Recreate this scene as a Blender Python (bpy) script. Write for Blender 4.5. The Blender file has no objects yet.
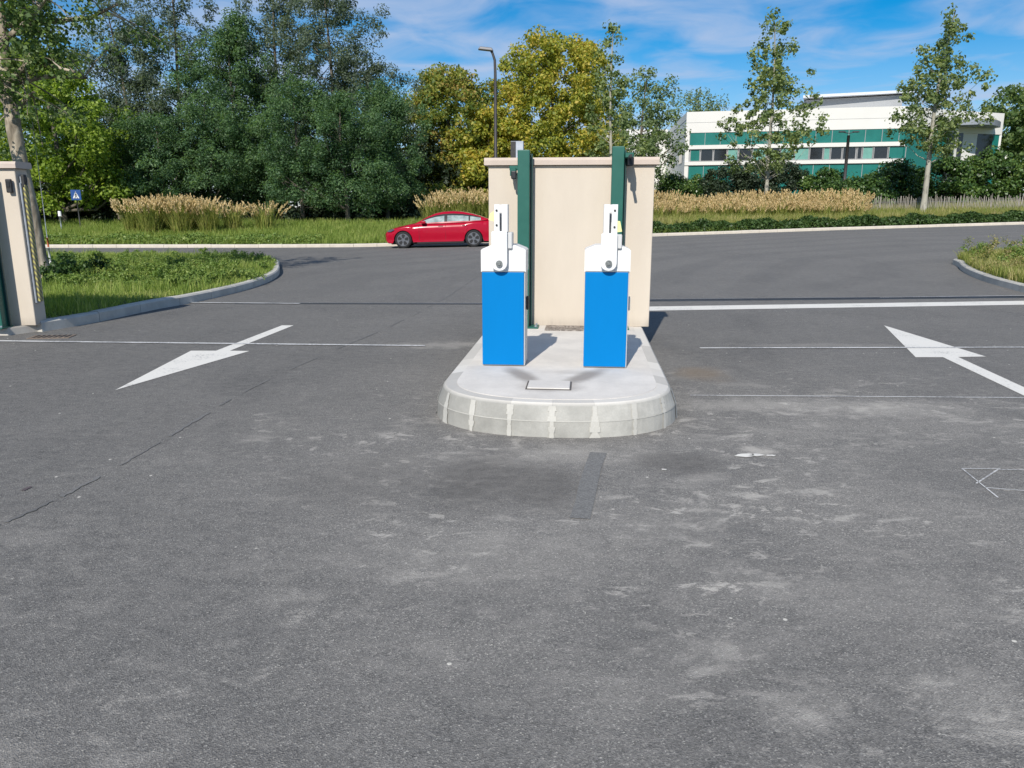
import bpy, bmesh, math, random
import numpy as np
from mathutils import Vector, Matrix
R = math.radians
random.seed(7)
C = bpy.context.scene.collection
SC = bpy.context.scene

# ------------------------------------------------------------------ camera
PITCH = R(12.8); FPX = 769.0; CAMZ = 1.6
cam = bpy.data.cameras.new('camera'); co = bpy.data.objects.new('camera', cam); C.objects.link(co)
cam.sensor_width = 36; cam.lens = FPX / 1024 * 36; cam.clip_end = 4000; cam.clip_start = 0.05
co.location = (0, 0, CAMZ); co.rotation_euler = (R(90) - PITCH, 0, 0)
SC.camera = co

# ------------------------------------------------------------------ sky and sun
SUN_EL = R(37); SUN_AZ = R(195)          # azimuth clockwise from +Y
w = bpy.data.worlds.new('World'); SC.world = w; w.use_nodes = True
def build_sky():
    nt = w.node_tree; N = nt.nodes; L = nt.links
    for n in list(N): N.remove(n)
    out = N.new('ShaderNodeOutputWorld'); bg = N.new('ShaderNodeBackground'); bg.inputs[1].default_value = 0.10
    sky = N.new('ShaderNodeTexSky'); sky.sky_type = 'NISHITA'; sky.sun_disc = False
    sky.sun_elevation = SUN_EL; sky.sun_rotation = SUN_AZ
    sky.air_density = 0.9; sky.dust_density = 0.1; sky.ozone_density = 3.0
    hs = N.new('ShaderNodeHueSaturation'); hs.inputs['Saturation'].default_value = 1.55; hs.inputs['Value'].default_value = 0.92; hs.inputs['Hue'].default_value = 0.497
    L.new(sky.outputs[0], hs.inputs['Color'])
    tc = N.new('ShaderNodeTexCoord'); sep = N.new('ShaderNodeSeparateXYZ'); L.new(tc.outputs['Generated'], sep.inputs[0])
    zz = N.new('ShaderNodeMath'); zz.operation = 'MAXIMUM'; L.new(sep.outputs[2], zz.inputs[0]); zz.inputs[1].default_value = 0.0
    za = N.new('ShaderNodeMath'); za.operation = 'ADD'; L.new(zz.outputs[0], za.inputs[0]); za.inputs[1].default_value = 0.06
    dx = N.new('ShaderNodeMath'); dx.operation = 'DIVIDE'; L.new(sep.outputs[0], dx.inputs[0]); L.new(za.outputs[0], dx.inputs[1])
    dy = N.new('ShaderNodeMath'); dy.operation = 'DIVIDE'; L.new(sep.outputs[1], dy.inputs[0]); L.new(za.outputs[0], dy.inputs[1])
    cmb = N.new('ShaderNodeCombineXYZ'); L.new(dx.outputs[0], cmb.inputs[0]); L.new(dy.outputs[0], cmb.inputs[1])
    def noise(scale, detail, rough, off, sx=1, sy=1, dist=0.0):
        mp = N.new('ShaderNodeMapping'); mp.inputs['Location'].default_value = off; mp.inputs['Scale'].default_value = (sx, sy, 1)
        mp.inputs['Rotation'].default_value = (0, 0, R(12))
        L.new(cmb.outputs[0], mp.inputs[0])
        n = N.new('ShaderNodeTexNoise'); n.inputs['Scale'].default_value = scale; n.inputs['Detail'].default_value = detail
        n.inputs['Roughness'].default_value = rough; n.inputs['Distortion'].default_value = dist; L.new(mp.outputs[0], n.inputs['Vector']); return n
    n1 = noise(0.42, 3, .5, (1.3, 4.4, 0), .8, 1.1, .3)
    n2 = noise(2.6, 7, .52, (0, 0, 0), .8, .8, .6)
    mix = N.new('ShaderNodeMath'); mix.operation = 'MULTIPLY_ADD'; L.new(n2.outputs[0], mix.inputs[0]); mix.inputs[1].default_value = 0.5; 
    m0 = N.new('ShaderNodeMath'); m0.operation = 'MULTIPLY'; L.new(n1.outputs[0], m0.inputs[0]); m0.inputs[1].default_value = 0.62
    L.new(m0.outputs[0], mix.inputs[2])
    rp = N.new('ShaderNodeMapRange'); rp.inputs[1].default_value = 0.41; rp.inputs[2].default_value = 0.70; rp.interpolation_type = 'SMOOTHSTEP'
    L.new(mix.outputs[0], rp.inputs[0])
    mm = N.new('ShaderNodeMath'); mm.operation = 'MULTIPLY'; L.new(rp.outputs[0], mm.inputs[0]); mm.inputs[1].default_value = 0.84
    # pale veil of cloud near the horizon
    vl = N.new('ShaderNodeMapRange'); vl.inputs[1].default_value = 0.0; vl.inputs[2].default_value = 0.20; vl.inputs[3].default_value = 0.6; vl.inputs[4].default_value = 0.0
    L.new(sep.outputs[2], vl.inputs[0])
    mx2 = N.new('ShaderNodeMath'); mx2.operation = 'MAXIMUM'; L.new(mm.outputs[0], mx2.inputs[0]); L.new(vl.outputs[0], mx2.inputs[1])
    cm = N.new('ShaderNodeMix'); cm.data_type = 'RGBA'; L.new(mx2.outputs[0], cm.inputs[0]); L.new(hs.outputs[0], cm.inputs[6])
    cm.inputs[7].default_value = (4.1, 4.9, 6.6, 1)
    L.new(cm.outputs[2], bg.inputs[0]); L.new(bg.outputs[0], out.inputs[0])
build_sky()
sl = bpy.data.lights.new('sun', 'SUN'); sl.energy = 4.2; sl.angle = R(0.53); sl.color = (1, 0.95, 0.87)
so = bpy.data.objects.new('sun', sl); C.objects.link(so)
sd = Vector((math.sin(SUN_AZ) * math.cos(SUN_EL), math.cos(SUN_AZ) * math.cos(SUN_EL), math.sin(SUN_EL)))
so.rotation_euler = sd.to_track_quat('Z', 'Y').to_euler(); so.location = (-20, -30, 30)
SC.view_settings.view_transform = 'Standard'; SC.view_settings.look = 'None'
SC.view_settings.exposure = 0.25; SC.view_settings.gamma = 1; SC.view_settings.use_curve_mapping = False

# ------------------------------------------------------------------ surveying helpers
def lerp_tab(tab, x):
    xs = [t[0] for t in tab]; ys = [t[1] for t in tab]
    return np.interp(x, xs, ys)
KTAB = [(-400, 33), (-30, 33), (-10, 33.4), (-5.5, 34), (0, 35.4), (7.4, 38), (17, 40.4), (28, 42), (60, 46), (400, 80)]
def kerb_y(x): return lerp_tab(KTAB, x)
def sstep(a, b, v):
    t = np.clip((v - a) / (b - a), 0, 1); return t * t * (3 - 2 * t)
def RZ(x, y):      # level of the road surface
    return sstep(13, 38, y) * np.clip(.024 * (x + 6.5), 0, 1.4)
def GZ(x, y):      # level of the terrain, the planted bank beyond the far kerb included
    return RZ(x, y) + np.clip((y - kerb_y(x) - .3) * .09, 0, 1.0)
ct, st = math.cos(PITCH), math.sin(PITCH)
def ray(px, py):
    a = (px - 512) / FPX; b = -(py - 384) / FPX
    return Vector((a, ct + b * st, -st + b * ct))
def at(px, py, Y):
    d = ray(px, py); t = Y / d.y; return Vector((d.x * t, Y, CAMZ + d.z * t))
def G(px, py, z=None):     # where a point of the photograph meets the ground (or the level z)
    d = ray(px, py)
    if z is not None:
        t = (z - CAMZ) / d.z; return Vector((d.x * t, d.y * t, z))
    zz = 0.0
    for _ in range(25):
        t = (zz - CAMZ) / d.z; zz = .5 * zz + .5 * float(RZ(d.x * t, d.y * t))
    return Vector((d.x * t, d.y * t, zz))
def pxw(px, Y, z):         # world x seen at column px for depth Y and height z
    return (px - 512) / FPX * (Y * ct - (z - CAMZ) * st)

# ------------------------------------------------------------------ object helpers
def tag(o, label=None, cat=None, group=None, kind=None):
    if label: o['label'] = label
    if cat: o['category'] = cat
    if group: o['group'] = group
    if kind: o['kind'] = kind
    return o
def thing(name, label, cat, loc=(0, 0, 0), rz=0, group=None):
    o = bpy.data.objects.new(name, None); C.objects.link(o); o.empty_display_size = .2
    o.location = loc; o.rotation_euler = (0, 0, rz); return tag(o, label, cat, group, 'thing')
def obj(name, bm, mat, parent=None, smooth=False):
    me = bpy.data.meshes.new(name)
    if isinstance(bm, bmesh.types.BMesh):
        bm.normal_update(); bm.to_mesh(me); bm.free()
    else:
        v, f = bm; me.from_pydata(v, [], f)
    if smooth:
        me.polygons.foreach_set('use_smooth', [True] * len(me.polygons))
    me.materials.append(mat); me.update()
    o = bpy.data.objects.new(name, me); C.objects.link(o)
    if parent: o.parent = parent
    return o
def struct(name, bm, mat, smooth=False):
    return tag(obj(name, bm, mat, None, smooth), kind='structure')
def npmesh(name, V, F, mat, parent=None, smooth=False):
    """V (n,3) float, F (m,k) int"""
    me = bpy.data.meshes.new(name); n, m, k = len(V), len(F), F.shape[1]
    me.vertices.add(n); me.vertices.foreach_set('co', V.astype(np.float32).ravel())
    me.loops.add(m * k); me.loops.foreach_set('vertex_index', F.astype(np.int32).ravel())
    me.polygons.add(m); me.polygons.foreach_set('loop_start', np.arange(0, m * k, k, dtype=np.int32))
    me.polygons.foreach_set('loop_total', np.full(m, k, dtype=np.int32))
    if smooth: me.polygons.foreach_set('use_smooth', np.ones(m, dtype=bool))
    me.update(calc_edges=True); me.validate(); me.materials.append(mat)
    o = bpy.data.objects.new(name, me); C.objects.link(o)
    if parent: o.parent = parent
    return o
def dup(root, loc, rz=0, label=None, scale=None):
    r = root.copy(); C.objects.link(r); r.location = loc; r.rotation_euler = (0, 0, rz)
    if scale: r.scale = (scale,) * 3 if not isinstance(scale, tuple) else scale
    if label: r['label'] = label
    for ch in list(root.children):
        c = ch.copy(); C.objects.link(c); c.parent = r
        for g in ch.children:
            d = g.copy(); C.objects.link(d); d.parent = c
    return r
def BM(): return bmesh.new()
def box(bm, c, s, bev=0, rot=None, seg=1, taper=None):
    g = bmesh.ops.create_cube(bm, size=1)['verts']
    for v in g:
        v.co = Vector((v.co.x * s[0], v.co.y * s[1], v.co.z * s[2]))
        if taper and v.co.z > 0: v.co.x *= taper; v.co.y *= taper
    if bev:
        es = list({e for v in g for e in v.link_edges})
        r = bmesh.ops.bevel(bm, geom=es, offset=bev, segments=seg, affect='EDGES', profile=.5)
        g = list({v for f in r['faces'] for v in f.verts} | {v for v in g if v.is_valid})
    M = Matrix.Translation(Vector(c))
    if rot is not None: M = M @ rot
    for v in g: v.co = M @ v.co
    return g
def tube(bm, pts, rad, n=8, cap=True):
    pts = [Vector(p) for p in pts]; rings = []
    if not hasattr(rad, '__len__'): rad = [rad] * len(pts)
    up = Vector((0.13, 0.31, 1)).normalized()
    for i, p in enumerate(pts):
        d = (pts[min(i + 1, len(pts) - 1)] - pts[max(i - 1, 0)])
        if d.length < 1e-6: d = Vector((0, 0, 1))
        d.normalize(); a = d.cross(up)
        if a.length < .05: a = d.cross(Vector((1, 0, 0)))
        a.normalize(); b = d.cross(a)
        rings.append([bm.verts.new(p + (a * math.cos(k * 2 * math.pi / n) + b * math.sin(k * 2 * math.pi / n)) * rad[i]) for k in range(n)])
    for r0, r1 in zip(rings, rings[1:]):
        for k in range(n):
            f = bm.faces.new((r0[k], r0[(k + 1) % n], r1[(k + 1) % n], r1[k])); f.smooth = True
    if cap:
        bm.faces.new(rings[0]); bm.faces.new(list(reversed(rings[-1])))
def prism(bm, poly, z0, z1):
    """vertical prism from a plan polygon [(x,y)..]; z0/z1 numbers or functions"""
    f0 = z0 if callable(z0) else (lambda x, y: z0); f1 = z1 if callable(z1) else (lambda x, y: z1)
    a = [bm.verts.new((x, y, f0(x, y))) for x, y in poly]; b = [bm.verts.new((x, y, f1(x, y))) for x, y in poly]
    bm.faces.new(a); bm.faces.new(b)
    n = len(poly)
    for i in range(n): bm.faces.new((a[i], a[(i + 1) % n], b[(i + 1) % n], b[i]))
    bmesh.ops.recalc_face_normals(bm, faces=bm.faces[:])
def extr(bm, prof, axis, a, b):
    """closed 2D profile extruded along an axis ('x': prof=(y,z), 'y': prof=(x,z))"""
    def mk(p, t): return (t, p[0], p[1]) if axis == 'x' else (p[0], t, p[1])
    A = [bm.verts.new(mk(p, a)) for p in prof]; B = [bm.verts.new(mk(p, b)) for p in prof]; n = len(prof)
    fs = [bm.faces.new(A), bm.faces.new(B)] + [bm.faces.new((A[i], A[(i + 1) % n], B[(i + 1) % n], B[i])) for i in range(n)]
    bmesh.ops.recalc_face_normals(bm, faces=fs)

# ------------------------------------------------------------------ materials
class NT:
    def __init__(s, name):
        s.m = bpy.data.materials.new(name); s.m.use_nodes = True; s.t = s.m.node_tree; s.N = s.t.nodes; s.L = s.t.links
        s.b = s.N['Principled BSDF']; s.out = s.N['Material Output']
        s.tc = s.N.new('ShaderNodeTexCoord')
    def set(s, k, v):
        inp = s.b.inputs[k]
        if hasattr(v, 'is_output') or isinstance(v, bpy.types.NodeSocket): s.L.new(v, inp)
        else: inp.default_value = v
    def vec(s, scale=(1, 1, 1), loc=(0, 0, 0), rot=(0, 0, 0)):
        m = s.N.new('ShaderNodeMapping'); m.inputs['Scale'].default_value = scale; m.inputs['Location'].default_value = loc; m.inputs['Rotation'].default_value = rot
        s.L.new(s.tc.outputs['Object'], m.inputs[0]); return m.outputs[0]
    def noise(s, scale, detail=4, rough=.55, vec=None, dist=0):
        n = s.N.new('ShaderNodeTexNoise'); n.inputs['Scale'].default_value = scale; n.inputs['Detail'].default_value = detail
        n.inputs['Roughness'].default_value = rough; n.inputs['Distortion'].default_value = dist
        s.L.new(vec if vec is not None else s.tc.outputs['Object'], n.inputs['Vector']); return n.outputs[0]
    def voro(s, scale, vec=None, feature='F1'):
        n = s.N.new('ShaderNodeTexVoronoi'); n.feature = feature; n.inputs['Scale'].default_value = scale
        s.L.new(vec if vec is not None else s.tc.outputs['Object'], n.inputs['Vector']); return n
    def mr(s, v, a, b, c=0., d=1., smooth=False):
        n = s.N.new('ShaderNodeMapRange'); n.inputs[1].default_value = a; n.inputs[2].default_value = b; n.inputs[3].default_value = c; n.inputs[4].default_value = d
        if smooth: n.interpolation_type = 'SMOOTHSTEP'
        s.L.new(v, n.inputs[0]); return n.outputs[0]
    def ma(s, op, a, b, clamp=False):
        n = s.N.new('ShaderNodeMath'); n.operation = op; n.use_clamp = clamp
        for i, q in enumerate((a, b)):
            if isinstance(q, (int, float)): n.inputs[i].default_value = q
            else: s.L.new(q, n.inputs[i])
        return n.outputs[0]
    def mix(s, f, a, b, mode='MIX'):
        n = s.N.new('ShaderNodeMix'); n.data_type = 'RGBA'; n.blend_type = mode
        for i, q in ((0, f), (6, a), (7, b)):
            if isinstance(q, (int, float)): n.inputs[i].default_value = q
            elif isinstance(q, tuple): n.inputs[i].default_value = (*q[:3], 1)
            else: s.L.new(q, n.inputs[i])
        return n.outputs[2]
    def ramp(s, v, cols):
        n = s.N.new('ShaderNodeValToRGB'); e = n.color_ramp.elements
        while len(e) < len(cols): e.new(.5)
        for k, (p, c) in enumerate(cols): e[k].position = p; e[k].color = (*c, 1)
        s.L.new(v, n.inputs[0]); return n.outputs[0]
    def bump(s, h, strength=.3, dist=.01):
        n = s.N.new('ShaderNodeBump'); n.inputs['Strength'].default_value = strength; n.inputs['Distance'].default_value = dist
        s.L.new(h, n.inputs['Height']); s.L.new(n.outputs[0], s.b.inputs['Normal'])
def plain(name, col, rough=.5, metal=0, var=.08, scale=6, bump=0, bscale=60, spec=.5, coat=0):
    t = NT(name); n = t.noise(scale, 6, .6)
    lo = tuple(c * (1 - var) for c in col); hi = tuple(min(1, c * (1 + var)) for c in col)
    t.set('Base Color', t.ramp(n, [(.3, lo), (.7, hi)])); t.set('Roughness', t.mr(n, .3, .7, rough * .9, min(1, rough * 1.1))); t.set('Metallic', metal)
    t.set('Specular IOR Level', spec); t.set('Coat Weight', coat)
    if bump: t.bump(t.noise(bscale, 4, .6), bump, .01)
    return t.m

def spot(t, x, y, rx, ry, rot=0., nz=.35, nscale=2.5):
    """a soft, ragged stain of its own shape lying on the paving at (x,y)"""
    m = t.N.new('ShaderNodeMapping'); m.vector_type = 'TEXTURE'; m.inputs['Location'].default_value = (x, y, 0)
    m.inputs['Rotation'].default_value = (0, 0, rot); m.inputs['Scale'].default_value = (rx, ry, 1e6)
    t.L.new(t.tc.outputs['Object'], m.inputs[0])
    ln = t.N.new('ShaderNodeVectorMath'); ln.operation = 'LENGTH'; t.L.new(m.outputs[0], ln.inputs[0])
    d = t.ma('ADD', ln.outputs['Value'], t.ma('MULTIPLY', t.ma('SUBTRACT', t.noise(nscale, 5, .65), .5), nz * 4))
    return t.mr(d, .25, 1.15, 1, 0, True)

def asphalt_mat():
    t = NT('asphalt')
    v1 = t.voro(185); sepc = t.N.new('ShaderNodeSeparateColor'); t.L.new(v1.outputs['Color'], sepc.inputs[0])
    grain = sepc.outputs[0]
    fine = t.noise(220, 3, .7)
    base = t.ramp(grain, [(0, (.07, .071, .073)), (.5, (.175, .176, .179)), (.88, (.27, .27, .272)), (.96, (.38, .38, .37)), (1, (.58, .58, .56))])
    base = t.mix(.35, base, t.ramp(fine, [(.3, (.105, .106, .109)), (.7, (.26, .262, .266))]))
    base = t.mix(t.mr(t.sepxyz(0), -1.0, -5.0, 0, .30, True), base, t.mix(1, base, (.62, .64, .66), 'MULTIPLY'))
    # paler worn patches, light dust and darker lanes
    big = t.noise(.55, 6, .6, dist=.4); str_ = t.noise(1.6, 6, .62, t.vec((.45, 1.5, 1), rot=(0, 0, R(-8))), .3)
    base = t.mix(t.mr(big, .35, .65, 0, .5, True), base, t.mix(1, base, (1.3, 1.29, 1.27), 'MULTIPLY'))
    base = t.mix(t.mr(t.noise(.9, 4, .6, t.vec((1, .4, 1), (5, 2, 0), (0, 0, R(25)))), .5, .7, 0, .45, True), base, t.mix(1, base, (.66, .67, .69), 'MULTIPLY'))
    dust = t.mr(str_, .56, .75, 0, .5, True)
    dmask = t.mr(t.noise(5.5, 6, .7, t.vec((.55, 1, 1))), .55, .72, 0, 1, True)
    near = spot(t, 1.8, 4.4, 4.2, 3.4, 0, .3, .9)
    d1 = t.ma('MULTIPLY', dmask, t.ma('ADD', t.ma('MULTIPLY', near, .95), .12))
    near2 = spot(t, 2.2, 4.6, 5.2, 3.9, 0, .30, .8)
    p1 = t.mr(t.noise(3.2, 7, .72, t.vec((.62, 1, 1), (3, 1, 0)), .6), .52, .66, 0, 1, True)
    p2 = t.mr(t.noise(9, 6, .75, t.vec((.6, 1, 1), (7, 2, 0)), .5), .55, .63, 0, 1, True)
    p3 = t.mr(t.noise(1.1, 5, .65, t.vec((.8, 1, 1), (1, 9, 0)), .5), .42, .62, .15, 1, True)
    pg = t.mr(fine, .35, .65, .55, 1.0)
    patch = t.ma('MULTIPLY', t.ma('MULTIPLY', t.ma('MAXIMUM', t.ma('MULTIPLY', p1, .85), t.ma('MULTIPLY', p2, 1.0)), p3), t.ma('MULTIPLY', pg, t.ma('ADD', near2, .07)))
    dd = t.ma('ADD', t.ma('MULTIPLY', dust, t.ma('ADD', t.ma('MULTIPLY', near, .4), .10)), t.ma('ADD', t.ma('MULTIPLY', d1, .3), patch), True)
    for (x, y, rx, ry, rot, k) in SPOTS:
        dd = t.ma('ADD', dd, t.ma('MULTIPLY', spot(t, x, y, rx, ry, rot, .55, 5.), k), True)
    base = t.mix(t.ma('MULTIPLY', near2, t.mr(t.noise(.8, 5, .65, None, .4), .35, .62, .25, 1, True)), base, t.mix(1, base, (1.42, 1.40, 1.37), 'MULTIPLY'))
    base = t.mix(dd, base, (.70, .68, .65))
    base = t.mix(t.ma('MULTIPLY', spot(t, *BROWN, 0), .6), base, (.26, .2, .14))
    for (x, y, rx, ry, rot, k) in DARKS:
        base = t.mix(t.ma('MULTIPLY', spot(t, x, y, rx, ry, rot, .12), k), base, (.13, .126, .124))
    # tyre arcs on the road beyond
    sp = t.N.new('ShaderNodeTexWave'); sp.wave_type = 'RINGS'; sp.rings_direction = 'Z'; sp.inputs['Scale'].default_value = .16; sp.inputs['Distortion'].default_value = 8; sp.inputs['Detail'].default_value = 3; sp.inputs['Detail Scale'].default_value = .6
    t.L.new(t.vec((1, 1, 1), (-20, -10, 0)), sp.inputs['Vector'])
    far = t.mr(t.sepxyz(1), 13.5, 18, 0, .38, True)
    base = t.mix(t.ma('MULTIPLY', t.mr(sp.outputs[1], .45, .85, 0, 1, True), far), base, (.125, .128, .134))
    base = t.mix(t.mr(t.sepxyz(1), 12.9, 13.1, 0, .3), base, (.20, .204, .212))
    mot = t.noise(14, 5, .7, t.vec((.6, 1, 1)))
    base = t.mix(t.mr(mot, .35, .7, 0, .30, True), base, (.36, .355, .345))
    # scattered bright chips
    v2 = t.voro(6); chips = t.mr(v2.outputs['Distance'], .045, .065, 1, 0)
    sc2 = t.N.new('ShaderNodeSeparateColor'); t.L.new(v2.outputs['Color'], sc2.inputs[0])
    chips = t.ma('MULTIPLY', chips, t.mr(sc2.outputs[1], .70, .72, 0, 1))
    base = t.mix(chips, base, (.8, .79, .75))
    base = t.mix(1, base, (.80, .765, .71), 'MULTIPLY')
    t.set('Base Color', base); t.set('Roughness', .88); t.set('Specular IOR Level', .25)
    t.bump(t.ma('ADD', v1.outputs['Distance'], fine), .55, .006)
    return t.m
def _sep(self, i):
    s = self.N.new('ShaderNodeSeparateXYZ'); self.L.new(self.tc.outputs['Object'], s.inputs[0]); return s.outputs[i]
NT.sepxyz = _sep
def gx(px, py): p = G(px, py); return (p.x, p.y)
SPOTS = []
for (px, py, rx, ry, rot, k) in [(560, 455, .9, .35, 0, .35), (440, 345, .8, .35, .1, .4), (780, 405, 1.6, .28, 0, .42), (905, 410, .8, .35, .1, .35), (640, 520, .8, .5, 0, .28),
                                 (700, 480, .35, .15, .5, .5), (430, 470, 1.0, .5, .2, .22), (760, 590, .6, .3, 0, .25), (640, 690, .35, .2, .4, .3), (820, 345, 1.5, .2, 0, .2), (900, 600, .8, .4, .2, .25),
                                 (500, 560, 1.0, .45, .1, .3), (720, 650, .5, .2, .2, .25), (985, 700, .3, .3, .2, .4), (430, 540, .9, .3, .1, .2)]:
    x, y = gx(px, py); SPOTS.append((x, y, rx * .8, ry * .8, rot, k * (.75 if py < 460 else .4)))
BROWN = (*gx(703, 374), .32, .42)
DARKS = []
for (px, py, rx, ry, rot, k) in [(480, 480, .35, .7, -.15, .6), (545, 485, .30, .55, -.1, .6), (675, 462, .35, .3, 0, .5), (820, 300, 2, .4, 0, .3), (380, 480, .7, .7, 0, .3)]:
    x, y = gx(px, py); DARKS.append((x, y, rx, ry, rot, k))

def leaf_mat(name, cols, trans=.35, nscale=.5, rough=.5, spec=.35):
    t = NT(name)
    g = t.N.new('ShaderNodeNewGeometry')
    rv = g.outputs['Random Per Island']
    n = t.noise(nscale, 3, .6)
    f = t.ma('ADD', t.ma('MULTIPLY', rv, .55), t.ma('MULTIPLY', t.mr(n, .3, .7), .45))
    k = len(cols) - 1
    col = t.ramp(f, [(.12 + .76 * i / k, c) for i, c in enumerate(cols)])
    t.set('Base Color', col); t.set('Roughness', rough); t.set('Specular IOR Level', spec)
    tr = t.N.new('ShaderNodeBsdfTranslucent'); t.L.new(t.mix(1, col, (1.25, 1.3, .6), 'MULTIPLY'), tr.inputs[0])
    ms = t.N.new('ShaderNodeMixShader'); ms.inputs[0].default_value = trans
    t.L.new(t.b.outputs[0], ms.inputs[1]); t.L.new(tr.outputs[0], ms.inputs[2]); t.L.new(ms.outputs[0], t.out.inputs[0])
    return t.m
def bark_mat(name, c1, c2, scale=9, c3=None):
    t = NT(name); n = t.noise(scale, 8, .65, t.vec((1, 1, .35)), .6)
    cols = [(.35, c1), (.5, c2)] + ([(.62, c3)] if c3 else [])
    t.set('Base Color', t.ramp(n, cols)); t.set('Roughness', .9); t.bump(n, .6, .03); return t.m
def concrete_mat(name, c, var=.12, stain=None):
    t = NT(name); n = t.noise(3, 8, .65); f = t.noise(90, 3, .7)
    b = t.ramp(n, [(.3, tuple(q * (1 - var) for q in c)), (.7, tuple(min(1, q * (1 + var)) for q in c))])
    b = t.mix(t.mr(f, .35, .7, 0, .3), b, tuple(q * .72 for q in c))
    if stain:
        for (x, y, rx, ry, rot, k, col) in stain:
            b = t.mix(t.ma('MULTIPLY', spot(t, x, y, rx, ry, rot, .1, 6), k), b, col)
    t.set('Base Color', b); t.set('Roughness', .9); t.set('Specular IOR Level', .2); t.bump(f, .3, .004); return t.m

M = {}
M['asphalt'] = asphalt_mat()
def soil_mat():
    t = NT('turf_soil'); n = t.noise(1.2, 6, .6); f = t.noise(30, 4, .7)
    b = t.ramp(n, [(.3, (.09, .12, .035)), (.55, (.12, .15, .05)), (.75, (.18, .17, .09))])
    b = t.mix(t.mr(f, .4, .7, 0, .5), b, (.035, .04, .015)); t.set('Base Color', b); t.set('Roughness', .95); t.set('Specular IOR Level', .1)
    t.bump(f, .6, .05); return t.m
M['soil'] = soil_mat()
M['kerb'] = concrete_mat('kerb_concrete', (.54, .515, .465), .18)
M['kerb_far'] = concrete_mat('pale_kerb_concrete', (.62, .56, .47), .12)
M['pad'] = concrete_mat('pad_concrete', (.56, .52, .46), .15)
def paint_mat(name, c, wear=.12):
    t = NT(name); n = t.noise(40, 6, .75); n2 = t.noise(2.5, 5, .6)
    f = t.mr(t.ma('ADD', t.ma('MULTIPLY', n, .6), t.ma('MULTIPLY', n2, .4)), .56 - wear * .2, .72 - wear * .6, 0, .75)
    t.set('Base Color', t.mix(f, c, (.24, .24, .24))); t.set('Roughness', .75); t.set('Specular IOR Level', .3); return t.m
M['paint'] = paint_mat('road_paint', (.74, .71, .645))
M['worn_paint'] = paint_mat('worn_road_paint', (.62, .61, .59), .3)
M['white'] = plain('white_enamel', (.74, .74, .73), .35, var=.02, spec=.5)
M['grey_side'] = plain('light_grey_enamel', (.58, .58, .57), .4, var=.03)
def blue_mat():
    t = NT('blue_enamel'); n = t.noise(2.0, 6, .6, t.vec((1, 1, .25))); g = t.noise(45, 4, .8)
    b = t.ramp(n, [(.3, (.0, .17, .455)), (.7, (.0, .19, .51))])
    b = t.mix(t.mr(g, .66, .8, 0, .10), b, (.25, .4, .6)); t.set('Base Color', b)
    t.set('Roughness', .5); t.set('Specular IOR Level', .1); return t.m
M['blue'] = blue_mat()
M['green'] = plain('dark_green_enamel', (.012, .105, .078), .45, var=.08)
M['green_shade'] = plain('green_shadow_rail', (.012, .05, .045), .55, var=.08)  # post green darkened for the rail: side shade put into the colour
def render_mat():
    t = NT('beige_render'); n = t.noise(1.6, 7, .6, t.vec((1, 1, .35))); f = t.noise(120, 3, .7); d = t.noise(6, 6, .7, t.vec((1, 1, .12)))
    b = t.ramp(n, [(.3, (.555, .485, .40)), (.7, (.635, .56, .465))])
    b = t.mix(t.mr(d, .55, .8, 0, .22, True), b, (.46, .40, .34))
    z = t.sepxyz(2)
    b = t.mix(t.ma('MULTIPLY', t.mr(z, .0, .14, 1, 0, True), t.mr(d, .35, .6, .2, .8)), b, (.40, .35, .29))
    t.set('Base Color', b); t.set('Roughness', .93); t.set('Specular IOR Level', .15); t.bump(f, .5, .004); return t.m
M['render'] = render_mat()
M['cap'] = concrete_mat('cap_concrete', (.56, .47, .40), .10)
M['galv'] = plain('galvanised_steel', (.42, .45, .49), .45, .6, .15, 8)
M['grate'] = plain('dull_grating_steel', (.075, .075, .08), .7, .2, .2, 20)
M['black'] = plain('black_plastic', (.015, .016, .018), .5)
M['steel'] = plain('bolt_steel', (.30, .31, .30), .4, .8, .25, 60)
M['yellow'] = plain('yellow_sticker', (.80, .77, .34), .5, var=.05)
M['iron'] = plain('cast_iron', (.05, .05, .05), .6, .5, .3, 30)
M['rust'] = plain('rusty_grate_iron', (.22, .17, .13), .8, .2, .4, 30)
M['plate'] = concrete_mat('cover_plate', (.66, .62, .57), .1)

# ------------------------------------------------------------------ ground
def grid_axis(lo, hi, dense0, dense1, step):
    a = list(np.arange(dense0, dense1 + 1e-6, step)); s = step
    while a[-1] < hi: s *= 1.35; a.append(a[-1] + s)
    s = step; b = []
    x = dense0
    while x > lo: s *= 1.35; x -= s; b.append(x)
    return np.array(b[::-1] + a)
X = grid_axis(-1800, 1800, -45, 60, 1.0); Y = grid_axis(-300, 2200, -8, 62, 1.0)
XX, YY = np.meshgrid(X, Y); ZZ = GZ(XX, YY) - .04
V = np.stack([XX, YY, ZZ], -1).reshape(-1, 3); nx, ny = len(X), len(Y)
ii, jj = np.meshgrid(np.arange(nx - 1), np.arange(ny - 1)); a = (jj * nx + ii).ravel()
F = np.stack([a, a + 1, a + nx + 1, a + nx], 1)
tag(npmesh('ground', V, F, M['soil'], smooth=True), kind='structure')
X = np.arange(-60, 90.1, 1.0); T = np.linspace(0, 1, 64)
XX, TT = np.meshgrid(X, T); YY = -9 + (kerb_y(XX) + 9 + .02) * TT
V = np.stack([XX, YY, RZ(XX, YY)], -1).reshape(-1, 3); nx, ny = len(X), len(T)
ii, jj = np.meshgrid(np.arange(nx - 1), np.arange(ny - 1)); a = (jj * nx + ii).ravel()
tag(npmesh('road', V, np.stack([a, a + 1, a + nx + 1, a + nx], 1), M['asphalt'], smooth=True), kind='structure')

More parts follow.
